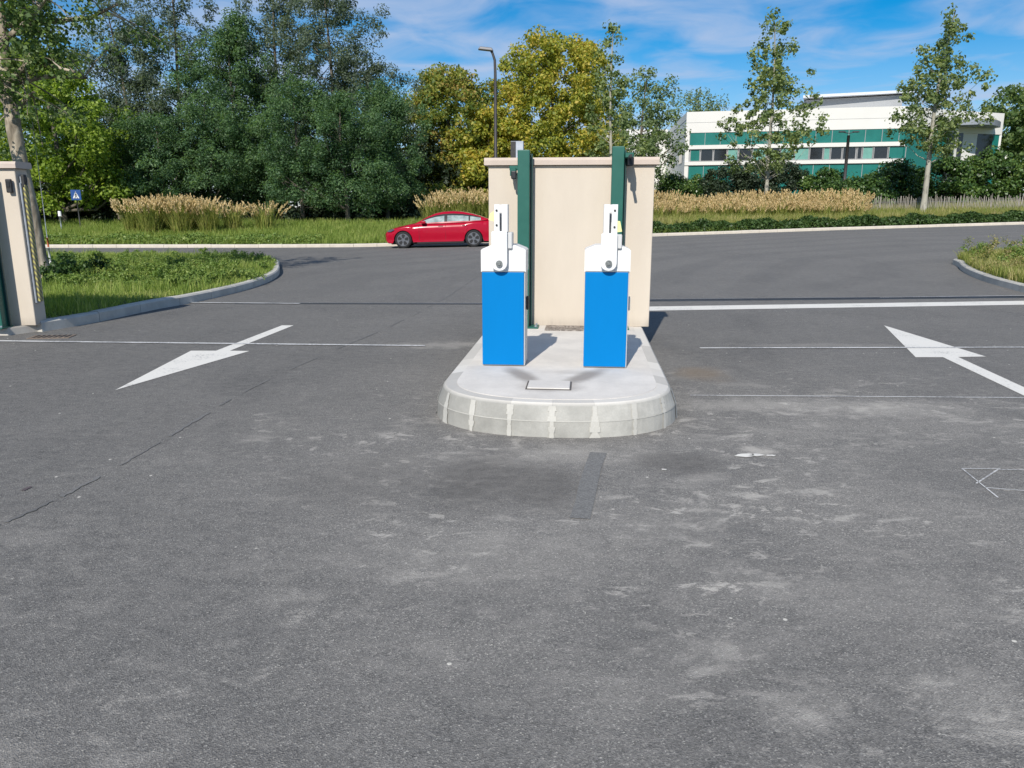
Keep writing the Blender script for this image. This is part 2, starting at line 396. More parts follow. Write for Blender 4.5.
# painted markings: thin sheets draped on the asphalt
def sheet(name, poly, mat, dz=.004, sub=None):
    bm = BM(); vs = [bm.verts.new((p[0], p[1], float(RZ(p[0], p[1])) + dz)) for p in poly]
    f = bm.faces.new(vs); bm.normal_update()
    if f.normal.z < 0: f.normal_flip()
    bmesh.ops.triangulate(bm, faces=bm.faces[:]); return struct(name, bm, mat)
def smooth_line(pts, n=4):
    P = [Vector((p[0], p[1], 0)) for p in pts]; out = []
    for i in range(len(P) - 1):
        p0 = P[max(0, i - 1)]; p1 = P[i]; p2 = P[i + 1]; p3 = P[min(len(P) - 1, i + 2)]
        for k in range(n):
            t = k / n
            q = .5 * ((2 * p1) + (p2 - p0) * t + (2 * p0 - 5 * p1 + 4 * p2 - p3) * t * t + (3 * p1 - p0 - 3 * p2 + p3) * t ** 3)
            out.append((q.x, q.y))
    out.append((P[-1].x, P[-1].y)); return out
def strip(name, pts, wid, mat, dz=.004, jag=0):
    """ribbon along world points"""
    P = []
    for a, b in zip(pts, pts[1:]):
        n = max(2, int((Vector(b) - Vector(a)).length / .5))
        P += [Vector(a).lerp(Vector(b), k / n) for k in range(n)]
    P.append(Vector(pts[-1])); bm = BM(); prev = None
    for i, p in enumerate(P):
        d = (P[min(i + 1, len(P) - 1)] - P[max(i - 1, 0)]); d = Vector((d.x, d.y)).normalized(); nrm = Vector((-d.y, d.x))
        ww = wid * (1 + random.uniform(-jag, jag)) / 2; off = nrm * random.uniform(-jag, jag) * wid * .6
        r = []
        for s in (1, -1):
            q = Vector((p.x, p.y)) + off + nrm * ww * s; r.append(bm.verts.new((q.x, q.y, float(RZ(q.x, q.y)) + dz)))
        if prev: bm.faces.new((prev[0], prev[1], r[1], r[0]))
        prev = r
    return struct(name, bm, mat)
def Gp(L): return [G(*p) for p in L]
sheet('arrow_marking', Gp([(115, 390.5), (191, 351), (216, 351), (282, 325.6), (293.7, 325.6), (230, 351), (249.5, 351.3)]), M['paint'])
sheet('arrow_marking', Gp([(884, 325.6), (915.6, 357.5), (943, 357.5), (1110, 437), (1110, 427), (958, 357.3), (985.8, 356.8)]), M['paint'])
strip('thin_line_marking', Gp([(-60, 340.5), (50, 342), (425, 346.2)]), .075, M['worn_paint'], .008)
strip('thin_line_marking', Gp([(700, 348.5), (1110, 347.5)]), .06, M['worn_paint'], .008)
strip('thin_line_marking', Gp([(690, 395.5), (1030, 398)]), .022, M['worn_paint'])
strip('stop_line_marking', Gp([(600, 309.6), (660, 308.6), (1130, 301.2)]), .52, M['paint'])
strip('road_joint', Gp([(182, 303.0), (300, 304.2)]), .07, M['worn_paint'], .014)
strip('road_joint', Gp([(880, 297.6), (1024, 295.6), (1120, 294)]), .05, M['worn_paint'])
def seam_mat():
    t = NT('worn_tar_seam'); n = t.mr(t.noise(2.2, 5, .6), .38, .6, 0, 1, True); f = t.noise(60, 4, .7)
    t.set('Base Color', t.mix(n, t.ramp(f, [(.3, (.10, .099, .095)), (.7, (.16, .158, .152))]), t.ramp(f, [(.3, (.13, .127, .12)), (.7, (.20, .196, .188))]))); t.set('Roughness', .9); return t.m
M['tar2'] = seam_mat()
M['tar'] = plain('tar_seam', (.09, .07, .073), .7, var=.3, scale=20)
seam = Gp([(-30, 535), (30, 512), (120, 466), (180, 430), (250, 389), (330, 352), (400, 322), (445, 298), (478, 276)])
sx = smooth_line([(p.x, p.y) for p in seam], 12)
q_ = 0
while q_ < len(sx) - 3:
    ln = random.randint(3, 9); pc = [Vector((x + random.uniform(-.008, .008), y, 0)) for x, y in sx[q_:q_ + ln]]
    if len(pc) > 1: strip('tar_seam', pc, random.uniform(.012, .03), M['tar2'], .004, .4)
    q_ += ln + random.choice([0, 1, 1, 2])
strip('tar_seam', Gp([(22, 491), (32, 487)]), .03, M['tar'], .004, .3)
M['patch'] = NT('old_patch'); _f = M['patch'].noise(90, 4, .8); M['patch'].set('Base Color', M['patch'].ramp(_f, [(.35, (.10, .098, .093)), (.65, (.235, .23, .218))])); M['patch'].set('Roughness', .9); M['patch'] = M['patch'].m
strip('tar_patch', Gp([(598, 453), (588, 485), (580, 519)]), .11, M['patch'], .004, .06)
for pts in ([(962, 469), (1000, 469)], [(962, 469), (998, 498)], [(998, 470), (976, 484)], [(998, 470), (1060, 471)], [(985, 488), (1060, 494)]):
    strip('chalk_mark', Gp(pts), .009, M['worn_paint'], .004, .2)
def blotch(cx, cy, r, n=11):
    c = G(cx, cy); bm = BM(); vs = []
    for k in range(n):
        a = 2 * math.pi * k / n; rr = r * random.uniform(.55, 1.25)
        vs.append(bm.verts.new((c.x + math.cos(a) * rr * 1.6, c.y + math.sin(a) * rr * .8, float(RZ(c.x, c.y)) + .005)))
    bm.faces.new(vs); bmesh.ops.triangulate(bm, faces=bm.faces[:])
    return bm
bs = [(746, 456, .05), (757, 455.5, .035), (771, 456, .02), (664, 470, .012)]
for b in bs: struct('paint_splash', blotch(*b), M['paint'])

# drain channels with slotted gratings
def channel(pts, wid, slot=True, label=''):
    P = Gp(pts); bm = BM(); a, b = P[0], P[-1]; L = (b - a).length; n = int(L / .05)
    d = (b - a).normalized(); nrm = Vector((-d.y, d.x, 0)).normalized()
    root = thing('drain_channel', label, 'drain', a)
    def pt(t, o, z):
        q = a + d * t + nrm * o; q.z = float(RZ(q.x, q.y)) + z; return q - a
    b1 = BM(); 
    m = 30
    for k in range(m):
        q = [pt(L * k / m, -wid / 2, .003), pt(L * (k + 1) / m, -wid / 2, .003), pt(L * (k + 1) / m, wid / 2, .003), pt(L * k / m, wid / 2, .003)]
        b1.faces.new([b1.verts.new(v) for v in q])
    obj('trough', b1, M['black'], root)
    for s in (-1, 1):
        b2 = BM()
        for k in range(m):
            o0, o1 = s * wid / 2, s * (wid / 2 - .012)
            q = [pt(L * k / m, min(o0, o1), .010), pt(L * (k + 1) / m, min(o0, o1), .010), pt(L * (k + 1) / m, max(o0, o1), .010), pt(L * k / m, max(o0, o1), .010)]
            b2.faces.new([b2.verts.new(v) for v in q])
        obj('rim', b2, M['galv'], root)
    if slot:
        for k in range(n):
            t = k * .05
            q = [pt(t, -wid / 2 + .012, .007), pt(t + .016, -wid / 2 + .012, .007), pt(t + .016, wid / 2 - .012, .007), pt(t, wid / 2 - .012, .007)]
            bm.faces.new([bm.verts.new(v) for v in q])
        obj('grating', bm, M['grate'], root)
channel([(600, 301.0), (1100, 296.2)], .28, True, 'slotted steel drain grating running beside the white stop line right of the wall')
channel([(235, 303.6), (560, 304.2)], .14, True, 'narrow dark drain grating crossing the lane left of the blue barriers')
# gully by the left pillar
gp = G(52, 337); t_ = thing('gully_grate', 'rusty brown gully grate in the asphalt before the left pillar', 'drain', (gp.x, gp.y, 0), R(8))
b = BM(); box(b, (0, 0, .004), (.50, .26, .008)); obj('frame', b, M['rust'], t_)
b = BM()
for k in range(7): box(b, (-.19 + k * .064, 0, .010), (.025, .2, .005))
obj('slot', b, M['black'], t_)

# ------------------------------------------------------------------ kerbs
def kerb_run(name, pts, h, wid, mat, side=1, block=1.0, chamf=.025, zf=RZ, base=-.05, kind=True):
    """sweep a kerb stone along the plan line pts (outer face), inwards on `side`"""
    P = [Vector((p[0], p[1])) for p in pts]
    # resample
    L = [0]
    for a, b in zip(P, P[1:]): L.append(L[-1] + (b - a).length)
    def ev(s):
        s = max(0, min(L[-1], s))
        for i in range(len(P) - 1):
            if s <= L[i + 1] or i == len(P) - 2:
                return P[i].lerp(P[i + 1], (s - L[i]) / max(1e-6, L[i + 1] - L[i]))
    bm = BM(); nb = max(1, round(L[-1] / block)); bl = L[-1] / nb
    for k in range(nb):
        ss = [k * bl + .006, (k + .5) * bl, (k + 1) * bl - .006]; rings = []; dz = random.uniform(-.004, .004)
        for s in ss:
            p = ev(s); d = (ev(s + .15) - ev(s - .15)).normalized(); n = Vector((-d.y, d.x)) * side
            z = float(zf(p.x, p.y)) + dz
            prof = [(0, base), (0, h - chamf), (chamf, h), (wid, h), (wid, base)]
            rings.append([bm.verts.new((p.x + n.x * o, p.y + n.y * o, z + hh)) for o, hh in prof])
        for r0, r1 in zip(rings, rings[1:]):
            for q in range(len(r0)): bm.faces.new((r0[q], r0[(q + 1) % 5], r1[(q + 1) % 5], r1[q]))
        bm.faces.new(rings[0]); bm.faces.new(rings[-1])
    bmesh.ops.recalc_face_normals(bm, faces=bm.faces[:])
    return struct(name, bm, mat) if kind else bm
LK = smooth_line([tuple(G(*p)[:2]) for p in [(42, 332), (94, 323), (156, 309.5), (187, 304), (219, 297), (250, 289), (270, 281.5), (279, 275)]] + [tuple(G(279, 269)[:2]), tuple(G(272, 263.5)[:2])] + [(-10, 25.6), (-16, 26.2), (-30, 26.5), (-60, 27)])
kerb_run('kerb', LK, .15, .15, M['kerb'], 1)
RK = smooth_line([(60, 32), (45, 29.5), (32, 27.5), (24.5, 26.2), (19.0, 24.9)] + [tuple(G(*p)[:2]) for p in [(966, 262), (959, 267), (964, 272.5), (980, 280), (996, 285.3), (1018, 291.3)]] + [tuple(G(1040, 297)[:2]), tuple(G(1100, 312)[:2]), (18, 9.5), (40, 6)])
kerb_run('kerb', RK, .15, .15, M['kerb'], 1)
FK = [(x, float(kerb_y(x))) for x in np.arange(-60, 90.1, 1.0)]
kerb_run('kerb', FK, .13, .42, M['kerb_far'], 1)
# verge tops
def verge(name, line, extra):
    bm = BM(); poly = []
    P = [Vector(p) for p in line]
    for i, p in enumerate(P):
        d = (P[min(i + 1, len(P) - 1)] - P[max(i - 1, 0)]).normalized(); n = Vector((-d.y, d.x)); q = p + n * .12
        poly.append((q.x, q.y))
    poly += extra
    vs = [bm.verts.new((x, y, float(RZ(x, y)) + .135)) for x, y in poly]; bm.faces.new(vs)
    bmesh.ops.triangulate(bm, faces=bm.faces[:]); bm.normal_update()
    for f in bm.faces:
        if f.normal.z < 0: f.normal_flip()
    struct(name, bm, M['soil']); return poly
VL = verge('grass_verge', LK, [(-60, 9.8), (-20, 9.8), (-7, 9.9)])
VR = verge('grass_verge', RK, [(60, 6)])

# ------------------------------------------------------------------ concrete pad under the left wall
padp = [tuple(G(42, 331)[:2]), tuple(G(42, 331)[:2]), ]
p0 = G(42, 331); 
bm = BM(); prism(bm, [(p0.x, p0.y), (p0.x + .10, p0.y + .95), (-12, p0.y + 1.15), (-12, p0.y - .62), (-6.55, p0.y - .38)], -.05, .10)
bmesh.ops.bevel(bm, geom=[e for e in bm.edges if all(v.co.z > .05 for v in e.verts)], offset=.012, segments=2, affect='EDGES')
struct('concrete_pad', bm, M['pad'])

# ------------------------------------------------------------------ traffic island
YAW = R(-5.3); IO = Vector((.36, 6.12, 0)); ITOP = .24
def loc(u, v, z=0): 
    c, s = math.cos(YAW), math.sin(YAW); return Vector((IO.x + u * c - v * s, IO.y + u * s + v * c, z))
isl = thing('traffic_island', 'pale concrete traffic island with rounded nose under the two blue barriers', 'traffic island', IO, YAW)
HW, FR, BK = .968, .82, 3.62
def island_outline(off=0, n=26):
    pts = [(-HW + off, BK)]
    for k in range(n + 1):
        a = math.pi + math.pi * k / n
        e = 2.35
        ca, sa = math.cos(a), math.sin(a)
        pts.append(((HW - off) * math.copysign(abs(ca) ** (2 / e), ca), (FR - off) * math.copysign(abs(sa) ** (2 / e), sa)))
    pts.append((HW - off, BK)); return pts
def along(poly, s0, s1, n=4):
    P = [Vector(p) for p in poly]; L = [0]
    for a, b in zip(P, P[1:]): L.append(L[-1] + (b - a).length)
    def ev(s):
        for i in range(len(P) - 1):
            if s <= L[i + 1] or i == len(P) - 2: return P[i].lerp(P[i + 1], (s - L[i]) / (L[i + 1] - L[i] + 1e-9))
    return [ev(s0 + (s1 - s0) * k / n) for k in range(n + 1)], L[-1]
# parametrise by fraction so that the outer and inner rings stay paired
def ring_at(fr, off):
    poly = island_outline(off, 60); pts, L = along(poly, 0, 1, 1); return along(poly, fr * L, fr * L, 1)[0][0]
KST = concrete_mat('island_kerb_stone', (.40, .39, .355), .28)
MOR = concrete_mat('mortar', (.50, .485, .44), .1)
_t = KST.node_tree
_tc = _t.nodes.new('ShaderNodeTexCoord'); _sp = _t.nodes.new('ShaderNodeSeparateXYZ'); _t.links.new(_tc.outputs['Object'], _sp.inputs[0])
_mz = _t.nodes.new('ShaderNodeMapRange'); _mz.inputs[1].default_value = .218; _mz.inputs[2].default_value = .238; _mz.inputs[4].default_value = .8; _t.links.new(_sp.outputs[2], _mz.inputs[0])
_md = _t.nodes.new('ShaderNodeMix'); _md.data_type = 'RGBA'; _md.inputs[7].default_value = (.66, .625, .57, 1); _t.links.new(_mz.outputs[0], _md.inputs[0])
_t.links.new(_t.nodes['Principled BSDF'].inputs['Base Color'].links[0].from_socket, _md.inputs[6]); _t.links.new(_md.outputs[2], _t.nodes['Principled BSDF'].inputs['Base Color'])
_oi = _t.nodes.new('ShaderNodeObjectInfo'); _mr = _t.nodes.new('ShaderNodeMapRange'); _mr.inputs[3].default_value = .78; _mr.inputs[4].default_value = 1.12
_t.links.new(_oi.outputs['Random'], _mr.inputs[0]); _mx = _t.nodes.new('ShaderNodeMix'); _mx.data_type = 'RGBA'; _mx.blend_type = 'MULTIPLY'; _mx.inputs[0].default_value = 1
_b = _t.nodes['Principled BSDF']; _src = _b.inputs['Base Color'].links[0].from_socket; _t.links.new(_src, _mx.inputs[6]); _t.links.new(_mr.outputs[0], _mx.inputs[7]); _t.links.new(_mx.outputs[2], _b.inputs['Base Color'])
ths = []
# lay stones: 3 straight per side, 9 round the nose
polyO = island_outline(0, 60); _, LO = along(polyO, 0, 1, 1)
side = (BK) / LO
fr = [0, side * .28, side * .55, side * .80] + [side * .80 + (1 - 2 * side * .80) * k / 14 for k in range(1, 14)] + [1 - side * .80, 1 - side * .55, 1 - side * .28, 1]
def stone(f0, f1, gap, mat, name, grow=0, top=ITOP):
    bm = BM(); rings = []; m = 5
    for k in range(m + 1):
        f = f0 + gap + (f1 - f0 - 2 * gap) * k / m
        a = ring_at(f, 0 + grow); b_ = ring_at(f, .012 + grow); c_ = ring_at(f, .055 + grow); e = ring_at(f, .17); g0 = ring_at(f, .075 + grow)
        rings.append([bm.verts.new((*a, -.02)), bm.verts.new((*b_, .118)), bm.verts.new((*c_, top - .02)), bm.verts.new((*g0, top)), bm.verts.new((*e, top)), bm.verts.new((*e, -.02))])
    for r0, r1 in zip(rings, rings[1:]):
        for q in range(6): bm.faces.new((r0[q], r0[(q + 1) % 6], r1[(q + 1) % 6], r1[q]))
    bm.faces.new(rings[0]); bm.faces.new(rings[-1]); bmesh.ops.recalc_face_normals(bm, faces=bm.faces[:])
    return obj(name, bm, mat, isl)
for f0, f1 in zip(fr, fr[1:]):
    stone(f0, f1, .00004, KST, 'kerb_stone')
for o_ in [o for o in isl.children]:
    pass
# mortar core just inside the stones
stone(0.0005, .9995, 0, MOR, 'mortar_bed', .010, ITOP - .006)
MOR_o = isl.children[-1]
# irregular mortar smears over the joints
bm = BM()
for f in fr[1:-1]:
    for (za, zb, o0, o1) in ((.0, .118, -.003, .010), (.118, .222, .010, .053)):
        wv = random.uniform(.0012, .0034)
        for seg_ in range(3):
            t0, t1 = seg_ / 3, (seg_ + 1) / 3
            w0 = wv * random.uniform(.6, 1.4); w1 = wv * random.uniform(.6, 1.4)
            q = []
            for tt, ww in ((t0, w0), (t1, w1)):
                oo = o0 + (o1 - o0) * tt - .004; zz = za + (zb - za) * tt
                q.append(((*ring_at(f - ww, oo), zz), (*ring_at(f + ww, oo), zz)))
            bm.faces.new([bm.verts.new(v) for v in (q[0][0], q[0][1], q[1][1], q[1][0])])
# horizontal mortar trace between face and chamfer
mm_ = 80
for k in range(mm_):
    f0, f1 = side * .5 + (1 - side) * k / mm_, side * .5 + (1 - side) * (k + 1) / mm_
    q = [(*ring_at(f0, .008), .113), (*ring_at(f1, .008), .113), (*ring_at(f1, .0085), .122), (*ring_at(f0, .0085), .122)]
    bm.faces.new([bm.verts.new(v) for v in q])
obj('mortar_joint', bm, MOR, isl)
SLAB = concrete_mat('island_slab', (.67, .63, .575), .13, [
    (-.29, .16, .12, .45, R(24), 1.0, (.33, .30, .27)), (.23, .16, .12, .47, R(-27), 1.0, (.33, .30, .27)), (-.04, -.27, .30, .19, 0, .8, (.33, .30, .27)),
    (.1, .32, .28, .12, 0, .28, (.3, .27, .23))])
bm = BM(); pts = island_outline(.165, 40); prism(bm, [tuple(p) for p in pts], 0.0, ITOP + .003); obj('slab', bm, SLAB, isl)
plp = G(549, 386, ITOP); c, s = math.cos(-YAW), math.sin(-YAW); dx, dy = plp.x - IO.x, plp.y - IO.y
pu, pv = dx * c - dy * s, dx * s + dy * c
bm = BM(); box(bm, (pu, pv, ITOP + .004), (.355, .30, .004), 0); obj('plate_joint', bm, plain('dark_joint', (.10, .09, .08), .9), isl)
bm = BM(); g = box(bm, (pu, pv + .005, ITOP + .008), (.33, .265, .012), .004); obj('cover_plate', bm, M['plate'], isl)
# gravel strip let into the slab at the foot of the wall
bm = BM(); box(bm, (.02, 2.80, ITOP + .005), (.50, .40, .006), 0)
GRV = NT('gravel_strip'); gv = GRV.voro(45); s3 = GRV.N.new('ShaderNodeSeparateColor'); GRV.L.new(gv.outputs['Color'], s3.inputs[0])
GRV.set('Base Color', GRV.ramp(s3.outputs[0], [(0, (.1, .085, .07)), (.6, (.25, .21, .18)), (1, (.42, .38, .33))])); GRV.set('Roughness', .95)
obj('gravel_strip', bm, GRV.m, isl)

# ------------------------------------------------------------------ walls of beige render with a coping
def beige_wall(name, label, width, thick, height, org, yaw, u0=0):
    t = thing(name, label, 'wall', org, yaw)
    bm = BM(); box(bm, (u0, thick / 2, height / 2), (width, thick, height), .006); obj('wall_body', bm, M['render'], t)
    bm = BM()
    prof = [(-.045, height + .003), (-.045, height + .055), (-.03, height + .085), (thick + .03, height + .085), (thick + .045, height + .055), (thick + .045, height + .003)]
    extr(bm, prof, 'x', u0 - width / 2 - .045, u0 + width / 2 + .045); obj('coping', bm, M['cap'], t)
    return t
WV = 3.02
wb = loc(.03, WV, ITOP)
wtop = at(570, 157.5, wb.y).z
beige_wall('rendered_wall', 'beige rendered wall with coping behind the two blue barriers on the island', 1.90, .42, wtop - ITOP - .085, loc(.035, WV, ITOP), YAW)
# left wall: right hand end seen
pf = G(36, 325.5, .10)
lwt = at(14, 161.5, pf.y).z
lw = beige_wall('rendered_wall', 'beige rendered wall end with striped buffer strip at the left edge of the photo', 3.2, .25, lwt - .10 - .085, (pf.x - 1.6, pf.y, .10), R(0))

def strip_mat():
    t = NT('warning_stripe'); wv = t.N.new('ShaderNodeTexWave'); wv.wave_type = 'BANDS'; wv.bands_direction = 'DIAGONAL'; wv.inputs['Scale'].default_value = 11
    t.L.new(t.vec((1, 1, .8)), wv.inputs['Vector'])
    t.set('Base Color', t.mix(t.mr(wv.outputs[1], .42, .58), (.14, .13, .09), (.42, .38, .12))); t.set('Roughness', .5); return t.m
bst = thing('buffer_strip', 'yellow and black striped rubber buffer strip on the end of the left wall', 'gate buffer', (pf.x, pf.y, .10))
bm = BM(); box(bm, (.016, .085, .28 + .78), (.028, .09, 1.54), .006); obj('channel', bm, M['galv'], bst)
bm = BM(); box(bm, (.058, .085, .28 + .78), (.032, .07, 1.50), .010, seg=2); obj('rubber_profile', bm, strip_mat(), bst)
def photocell(label, p, sc=1, rz=0):
    t = thing('photocell', label, 'sensor', p, rz)
    bm = BM(); box(bm, (0, 0, 0), (.07 * sc, .045, .17 * sc), .012, seg=2); obj('housing', bm, M['iron'], t)
    bm = BM(); box(bm, (0, -.026, .02), (.045 * sc, .008, .07 * sc), .003); obj('lens', bm, M['black'], t)
    bm = BM(); box(bm, (0, .03, 0), (.05 * sc, .02, .12 * sc), 0); obj('back_box', bm, M['galv'], t)
photocell('dark grey photocell on the front face of the left wall near its corner', (pf.x - .07, pf.y - .04, lwt - .30))
photocell('square grey photocell above the striped buffer strip on the left wall end', (pf.x + .05, pf.y + .085, lwt - .24), 1.0, R(90))

# ------------------------------------------------------------------ green gate posts
def gate_post(label, org, yaw, h, cap=True, arm=None, wid=.135, dep=.15):
    t = thing('gate_post', label, 'gate post', org, yaw)
    bm = BM(); box(bm, (0, 0, h / 2), (wid, dep, h), .008, seg=2); obj('post', bm, M['green'], t)
    bm = BM(); box(bm, (wid / 2 + .016, .055, h / 2 - .01), (.026, .028, h - .05), .003); obj('guide_rail', bm, M['green_shade'], t)
    bm = BM(); box(bm, (.02 if arm else -.06, 0, .008), (.32, .24, .016), .003); obj('foot_plate', bm, M['green'], t)
    for u in ((-.11, .15) if arm else (-.19, .07)):
        for v in (-.085, .085):
            bm = BM(); bmesh.ops.create_cone(bm, cap_ends=True, segments=6, radius1=.013, radius2=.013, depth=.02, matrix=Matrix.Translation((u, v, .027)))
            obj('anchor_bolt', bm, M['galv'], t)
    if arm == 'left':
        bm = BM(); box(bm, (-wid / 2 - .05, .05, h - .19), (.10, .06, .05), .004); box(bm, (-wid / 2 - .055, .02, h - .235), (.07, .10, .09), .006); obj('guide_bracket', bm, M['green'], t)
        bm = BM(); box(bm, (-wid / 2 - .045, -.035, h - .27), (.06, .05, .09), .012, seg=2); obj('catch_block', bm, M['black'], t)
    if arm == 'right':
        bm = BM(); box(bm, (wid / 2 + .05, -.02, h - .10), (.09, .30, .05), .004); obj('guide_bracket', bm, M['green'], t)
        for v in (-.16, .05):
            bm = BM(); bmesh.ops.create_cone(bm, cap_ends=True, segments=16, radius1=.035, radius2=.035, depth=.08, matrix=Matrix.Translation((wid / 2 + .065, v, h - .165)))
            obj('guide_roller', bm, M['black'], t)
        bm = BM(); box(bm, (wid / 2 + .05, -.27, h - .125), (.03, .36, .03), .004); obj('stay_rod', bm, M['iron'], t)
    return t
def iu(px, v):   # island u of a photo column at local depth v, near wall mid height
    best = min((abs((lambda P: 512 + FPX * P.x / (P.y * ct - (1.3 - CAMZ) * st))(loc(u / 100, v)) - px), u / 100) for u in range(-120, 121))
    return best[1]
vp = WV - .17
u1 = iu(523.5, vp); u2 = iu(615.6, vp)
pz = at(524, 150.5, loc(u1, vp).y).z; pz2 = at(616, 147, loc(u2, vp).y).z
gate_post('green gate guide post standing against the wall behind the left blue barrier', loc(u1, vp, ITOP + .003), YAW, pz - ITOP, arm='left')
gate_post('green gate guide post with rollers against the wall behind the right blue barrier', loc(u2, vp, ITOP + .003), YAW, pz2 - ITOP, arm='right')
gpl = G(7, 331, .10)
gate_post('green gate post cut by the left edge of the photo before the wall end', (pxw(8.5, pf.y - .24, .3) - .16, pf.y - .20, .10), R(0), 1.98, arm=None, wid=.16)
# galvanised channel post behind the wall
gpost = loc(iu(517.3, WV + .55), WV + .58, 0)
gh = at(517, 141.5, gpost.y).z
t = thing('steel_post', 'grey galvanised channel post showing above the coping behind the wall', 'post', gpost, YAW)
bm = BM(); prof = [(-.075, -.06), (.075, -.06), (.075, .06), (-.01, .06), (-.01, .045), (.06, .045), (.06, -.045), (-.075, -.045)]
vs0 = [bm.verts.new((x, y, 0)) for x, y in prof]; vs1 = [bm.verts.new((x, y, gh)) for x, y in prof]
bm.faces.new(vs0); bm.faces.new(vs1)
for i in range(8): bm.faces.new((vs0[i], vs0[(i + 1) % 8], vs1[(i + 1) % 8], vs1[i]))
bmesh.ops.recalc_face_normals(bm, faces=bm.faces[:]); obj('channel', bm, M['galv'], t)
bm = BM(); box(bm, (-.045, -.066, gh / 2), (.06, .01, gh - .01)); obj('shade_strip', bm, M['iron'], t)  # dark strip stands for the shaded left half of the channel

# ------------------------------------------------------------------ barriers
def barrier(label, px, py, mirror):
    p = G(px, py, ITOP + .003); Yc = p.y + .16
    W_, D_ = .372, .30
    top = at(px, 245.0, p.y).z - p.z; blue_h = at(px, 272.0, p.y).z - p.z
    t = thing('barrier', label, 'barrier', (p.x - .012, p.y, p.z), YAW)
    bm = BM(); box(bm, (0, D_ / 2 + .004, blue_h / 2 + .004), (W_ + .004, D_, blue_h), .006, seg=2); obj('housing', bm, M['grey_side'], t)
    bm = BM(); box(bm, (-.004, -.004, blue_h / 2 + .006), (W_ - .006, .014, blue_h - .014), .005, seg=2); obj('door_panel', bm, M['blue'], t)
    bm = BM(); box(bm, (0, D_ / 2, .005), (W_ - .03, D_ - .02, .03)); obj('base_frame', bm, M['black'], t)
    # hood: low pitched to both sides, bevelled
    bm = BM(); hw = W_ / 2 + .008; z0 = blue_h + .002; zs = top - .045
    prof = [(-hw, z0), (-hw, zs), (-hw + .012, zs + .012), (-.10, top), (.10, top), (hw - .012, zs + .012), (hw, zs), (hw, z0)]
    extr(bm, prof, 'y', -.018, D_ + .012)
    bmesh.ops.bevel(bm, geom=[e for e in bm.edges if abs(e.verts[0].co.y - e.verts[1].co.y) < .01], offset=.008, segments=2, affect='EDGES')
    obj('hood', bm, M['white'], t)
    # lock bump on the right side
    bm = BM(); box(bm, (W_ / 2 + .014, .15, blue_h * .66), (.022, .06, .12), .008, seg=2); obj('lock', bm, M['iron'] if not mirror else M['grey_side'], t)
    # arm bracket: rounded plate in front of the hood, upright above it
    bx = -.028 if not mirror else .008
    s_ = -1 if mirror else 1
    zb = blue_h + .075      # shaft height
    aw = .068
    bm = BM(); prof = []
    for k in range(9):
        a = math.pi + math.pi * k / 8; prof.append((bx + aw * math.cos(a), zb + .92 * aw * math.sin(a)))
    ztop = at(px, 231 if not mirror else 233, p.y).z - p.z
    prof += [(bx + aw, ztop - .01), (bx + aw - .012, ztop), (bx - aw + .012, ztop), (bx - aw, ztop - .01)]
    extr(bm, prof, 'y', -.075, -.045)
    bmesh.ops.bevel(bm, geom=[e for e in bm.edges if abs(e.verts[0].co.y - e.verts[1].co.y) < .001], offset=.004, segments=1, affect='EDGES')
    obj('arm_plate', bm, M['white'], t)
    bm = BM(); box(bm, (bx + .045, .03, (ztop + top) / 2 - .02), (.125, .146, ztop - top + .02), .006); obj('arm_carrier', bm, M['grey_side'], t)
    bm = BM(); bmesh.ops.create_cone(bm, cap_ends=True, segments=28, radius1=.046, radius2=.046, depth=.028, matrix=Matrix.Translation((bx, -.031, zb)) @ Matrix.Rotation(R(90), 4, 'X')); obj('shaft', bm, M['steel'], t)
    bm = BM(); bmesh.ops.create_cone(bm, cap_ends=True, segments=24, radius1=.030, radius2=.027, depth=.018, matrix=Matrix.Translation((bx, -.084, zb)) @ Matrix.Rotation(R(90), 4, 'X'))
    bmesh.ops.create_cone(bm, cap_ends=True, segments=6, radius1=.015, radius2=.014, depth=.012, matrix=Matrix.Translation((bx, -.098, zb)) @ Matrix.Rotation(R(90), 4, 'X')); obj('bolt', bm, M['steel'], t)
    # upright U pocket that would hold the boom
    ph = at(px, 205, p.y).z - p.z
    ux = bx + (.012 if not mirror else .006); zc = (ztop + ph) / 2
    bm = BM(); hh = ph - ztop + .01
    box(bm, (ux - .032, -.055, zc), (.046, .012, hh), .002); box(bm, (ux + .034, -.055, zc), (.050, .012, hh), .002)
    box(bm, (ux, -.055, ph - .03), (.03, .011, .06), 0)
    box(bm, (ux - .050, .0, zc), (.012, .10, hh), .002); box(bm, (ux + .054, .0, zc), (.012, .10, hh), .002)
    obj('boom_pocket', bm, M['white'], t)
    bm = BM(); box(bm, (ux, .05, zc), (.104, .008, hh)); obj('pocket_back', bm, M['grey_side'], t)
    for zz in (ztop + .05, ph - .045):
        bm = BM(); xx = ux - .034 if not mirror else ux + .034
        bmesh.ops.create_cone(bm, cap_ends=True, segments=12, radius1=.009, radius2=.009, depth=.01, matrix=Matrix.Translation((xx, -.063, zz)) @ Matrix.Rotation(R(90), 4, 'X'))
        obj('screw', bm, M['iron'], t)
    # yellow tag
    zz = at(px, 216 if not mirror else 226, p.y).z - p.z
    bm = BM()
    if not mirror: pr = [(ux - .055, zz + .045), (ux - .09, zz + .02), (ux - .105, zz - .03), (ux - .055, zz - .045)]
    else: pr = [(ux + .052, zz + .045), (ux + .080, zz + .04), (ux + .098, zz - .045), (ux + .056, zz - .05)]
    extr(bm, pr, 'y', -.052, -.046)
    obj('yellow_tag', bm, M['yellow'], t)
barrier('left blue and white barrier cabinet with yellow tag left of its upright bracket', 505, 366, False)
barrier('right blue and white barrier cabinet with yellow tag right of its upright bracket', 606, 368, True)

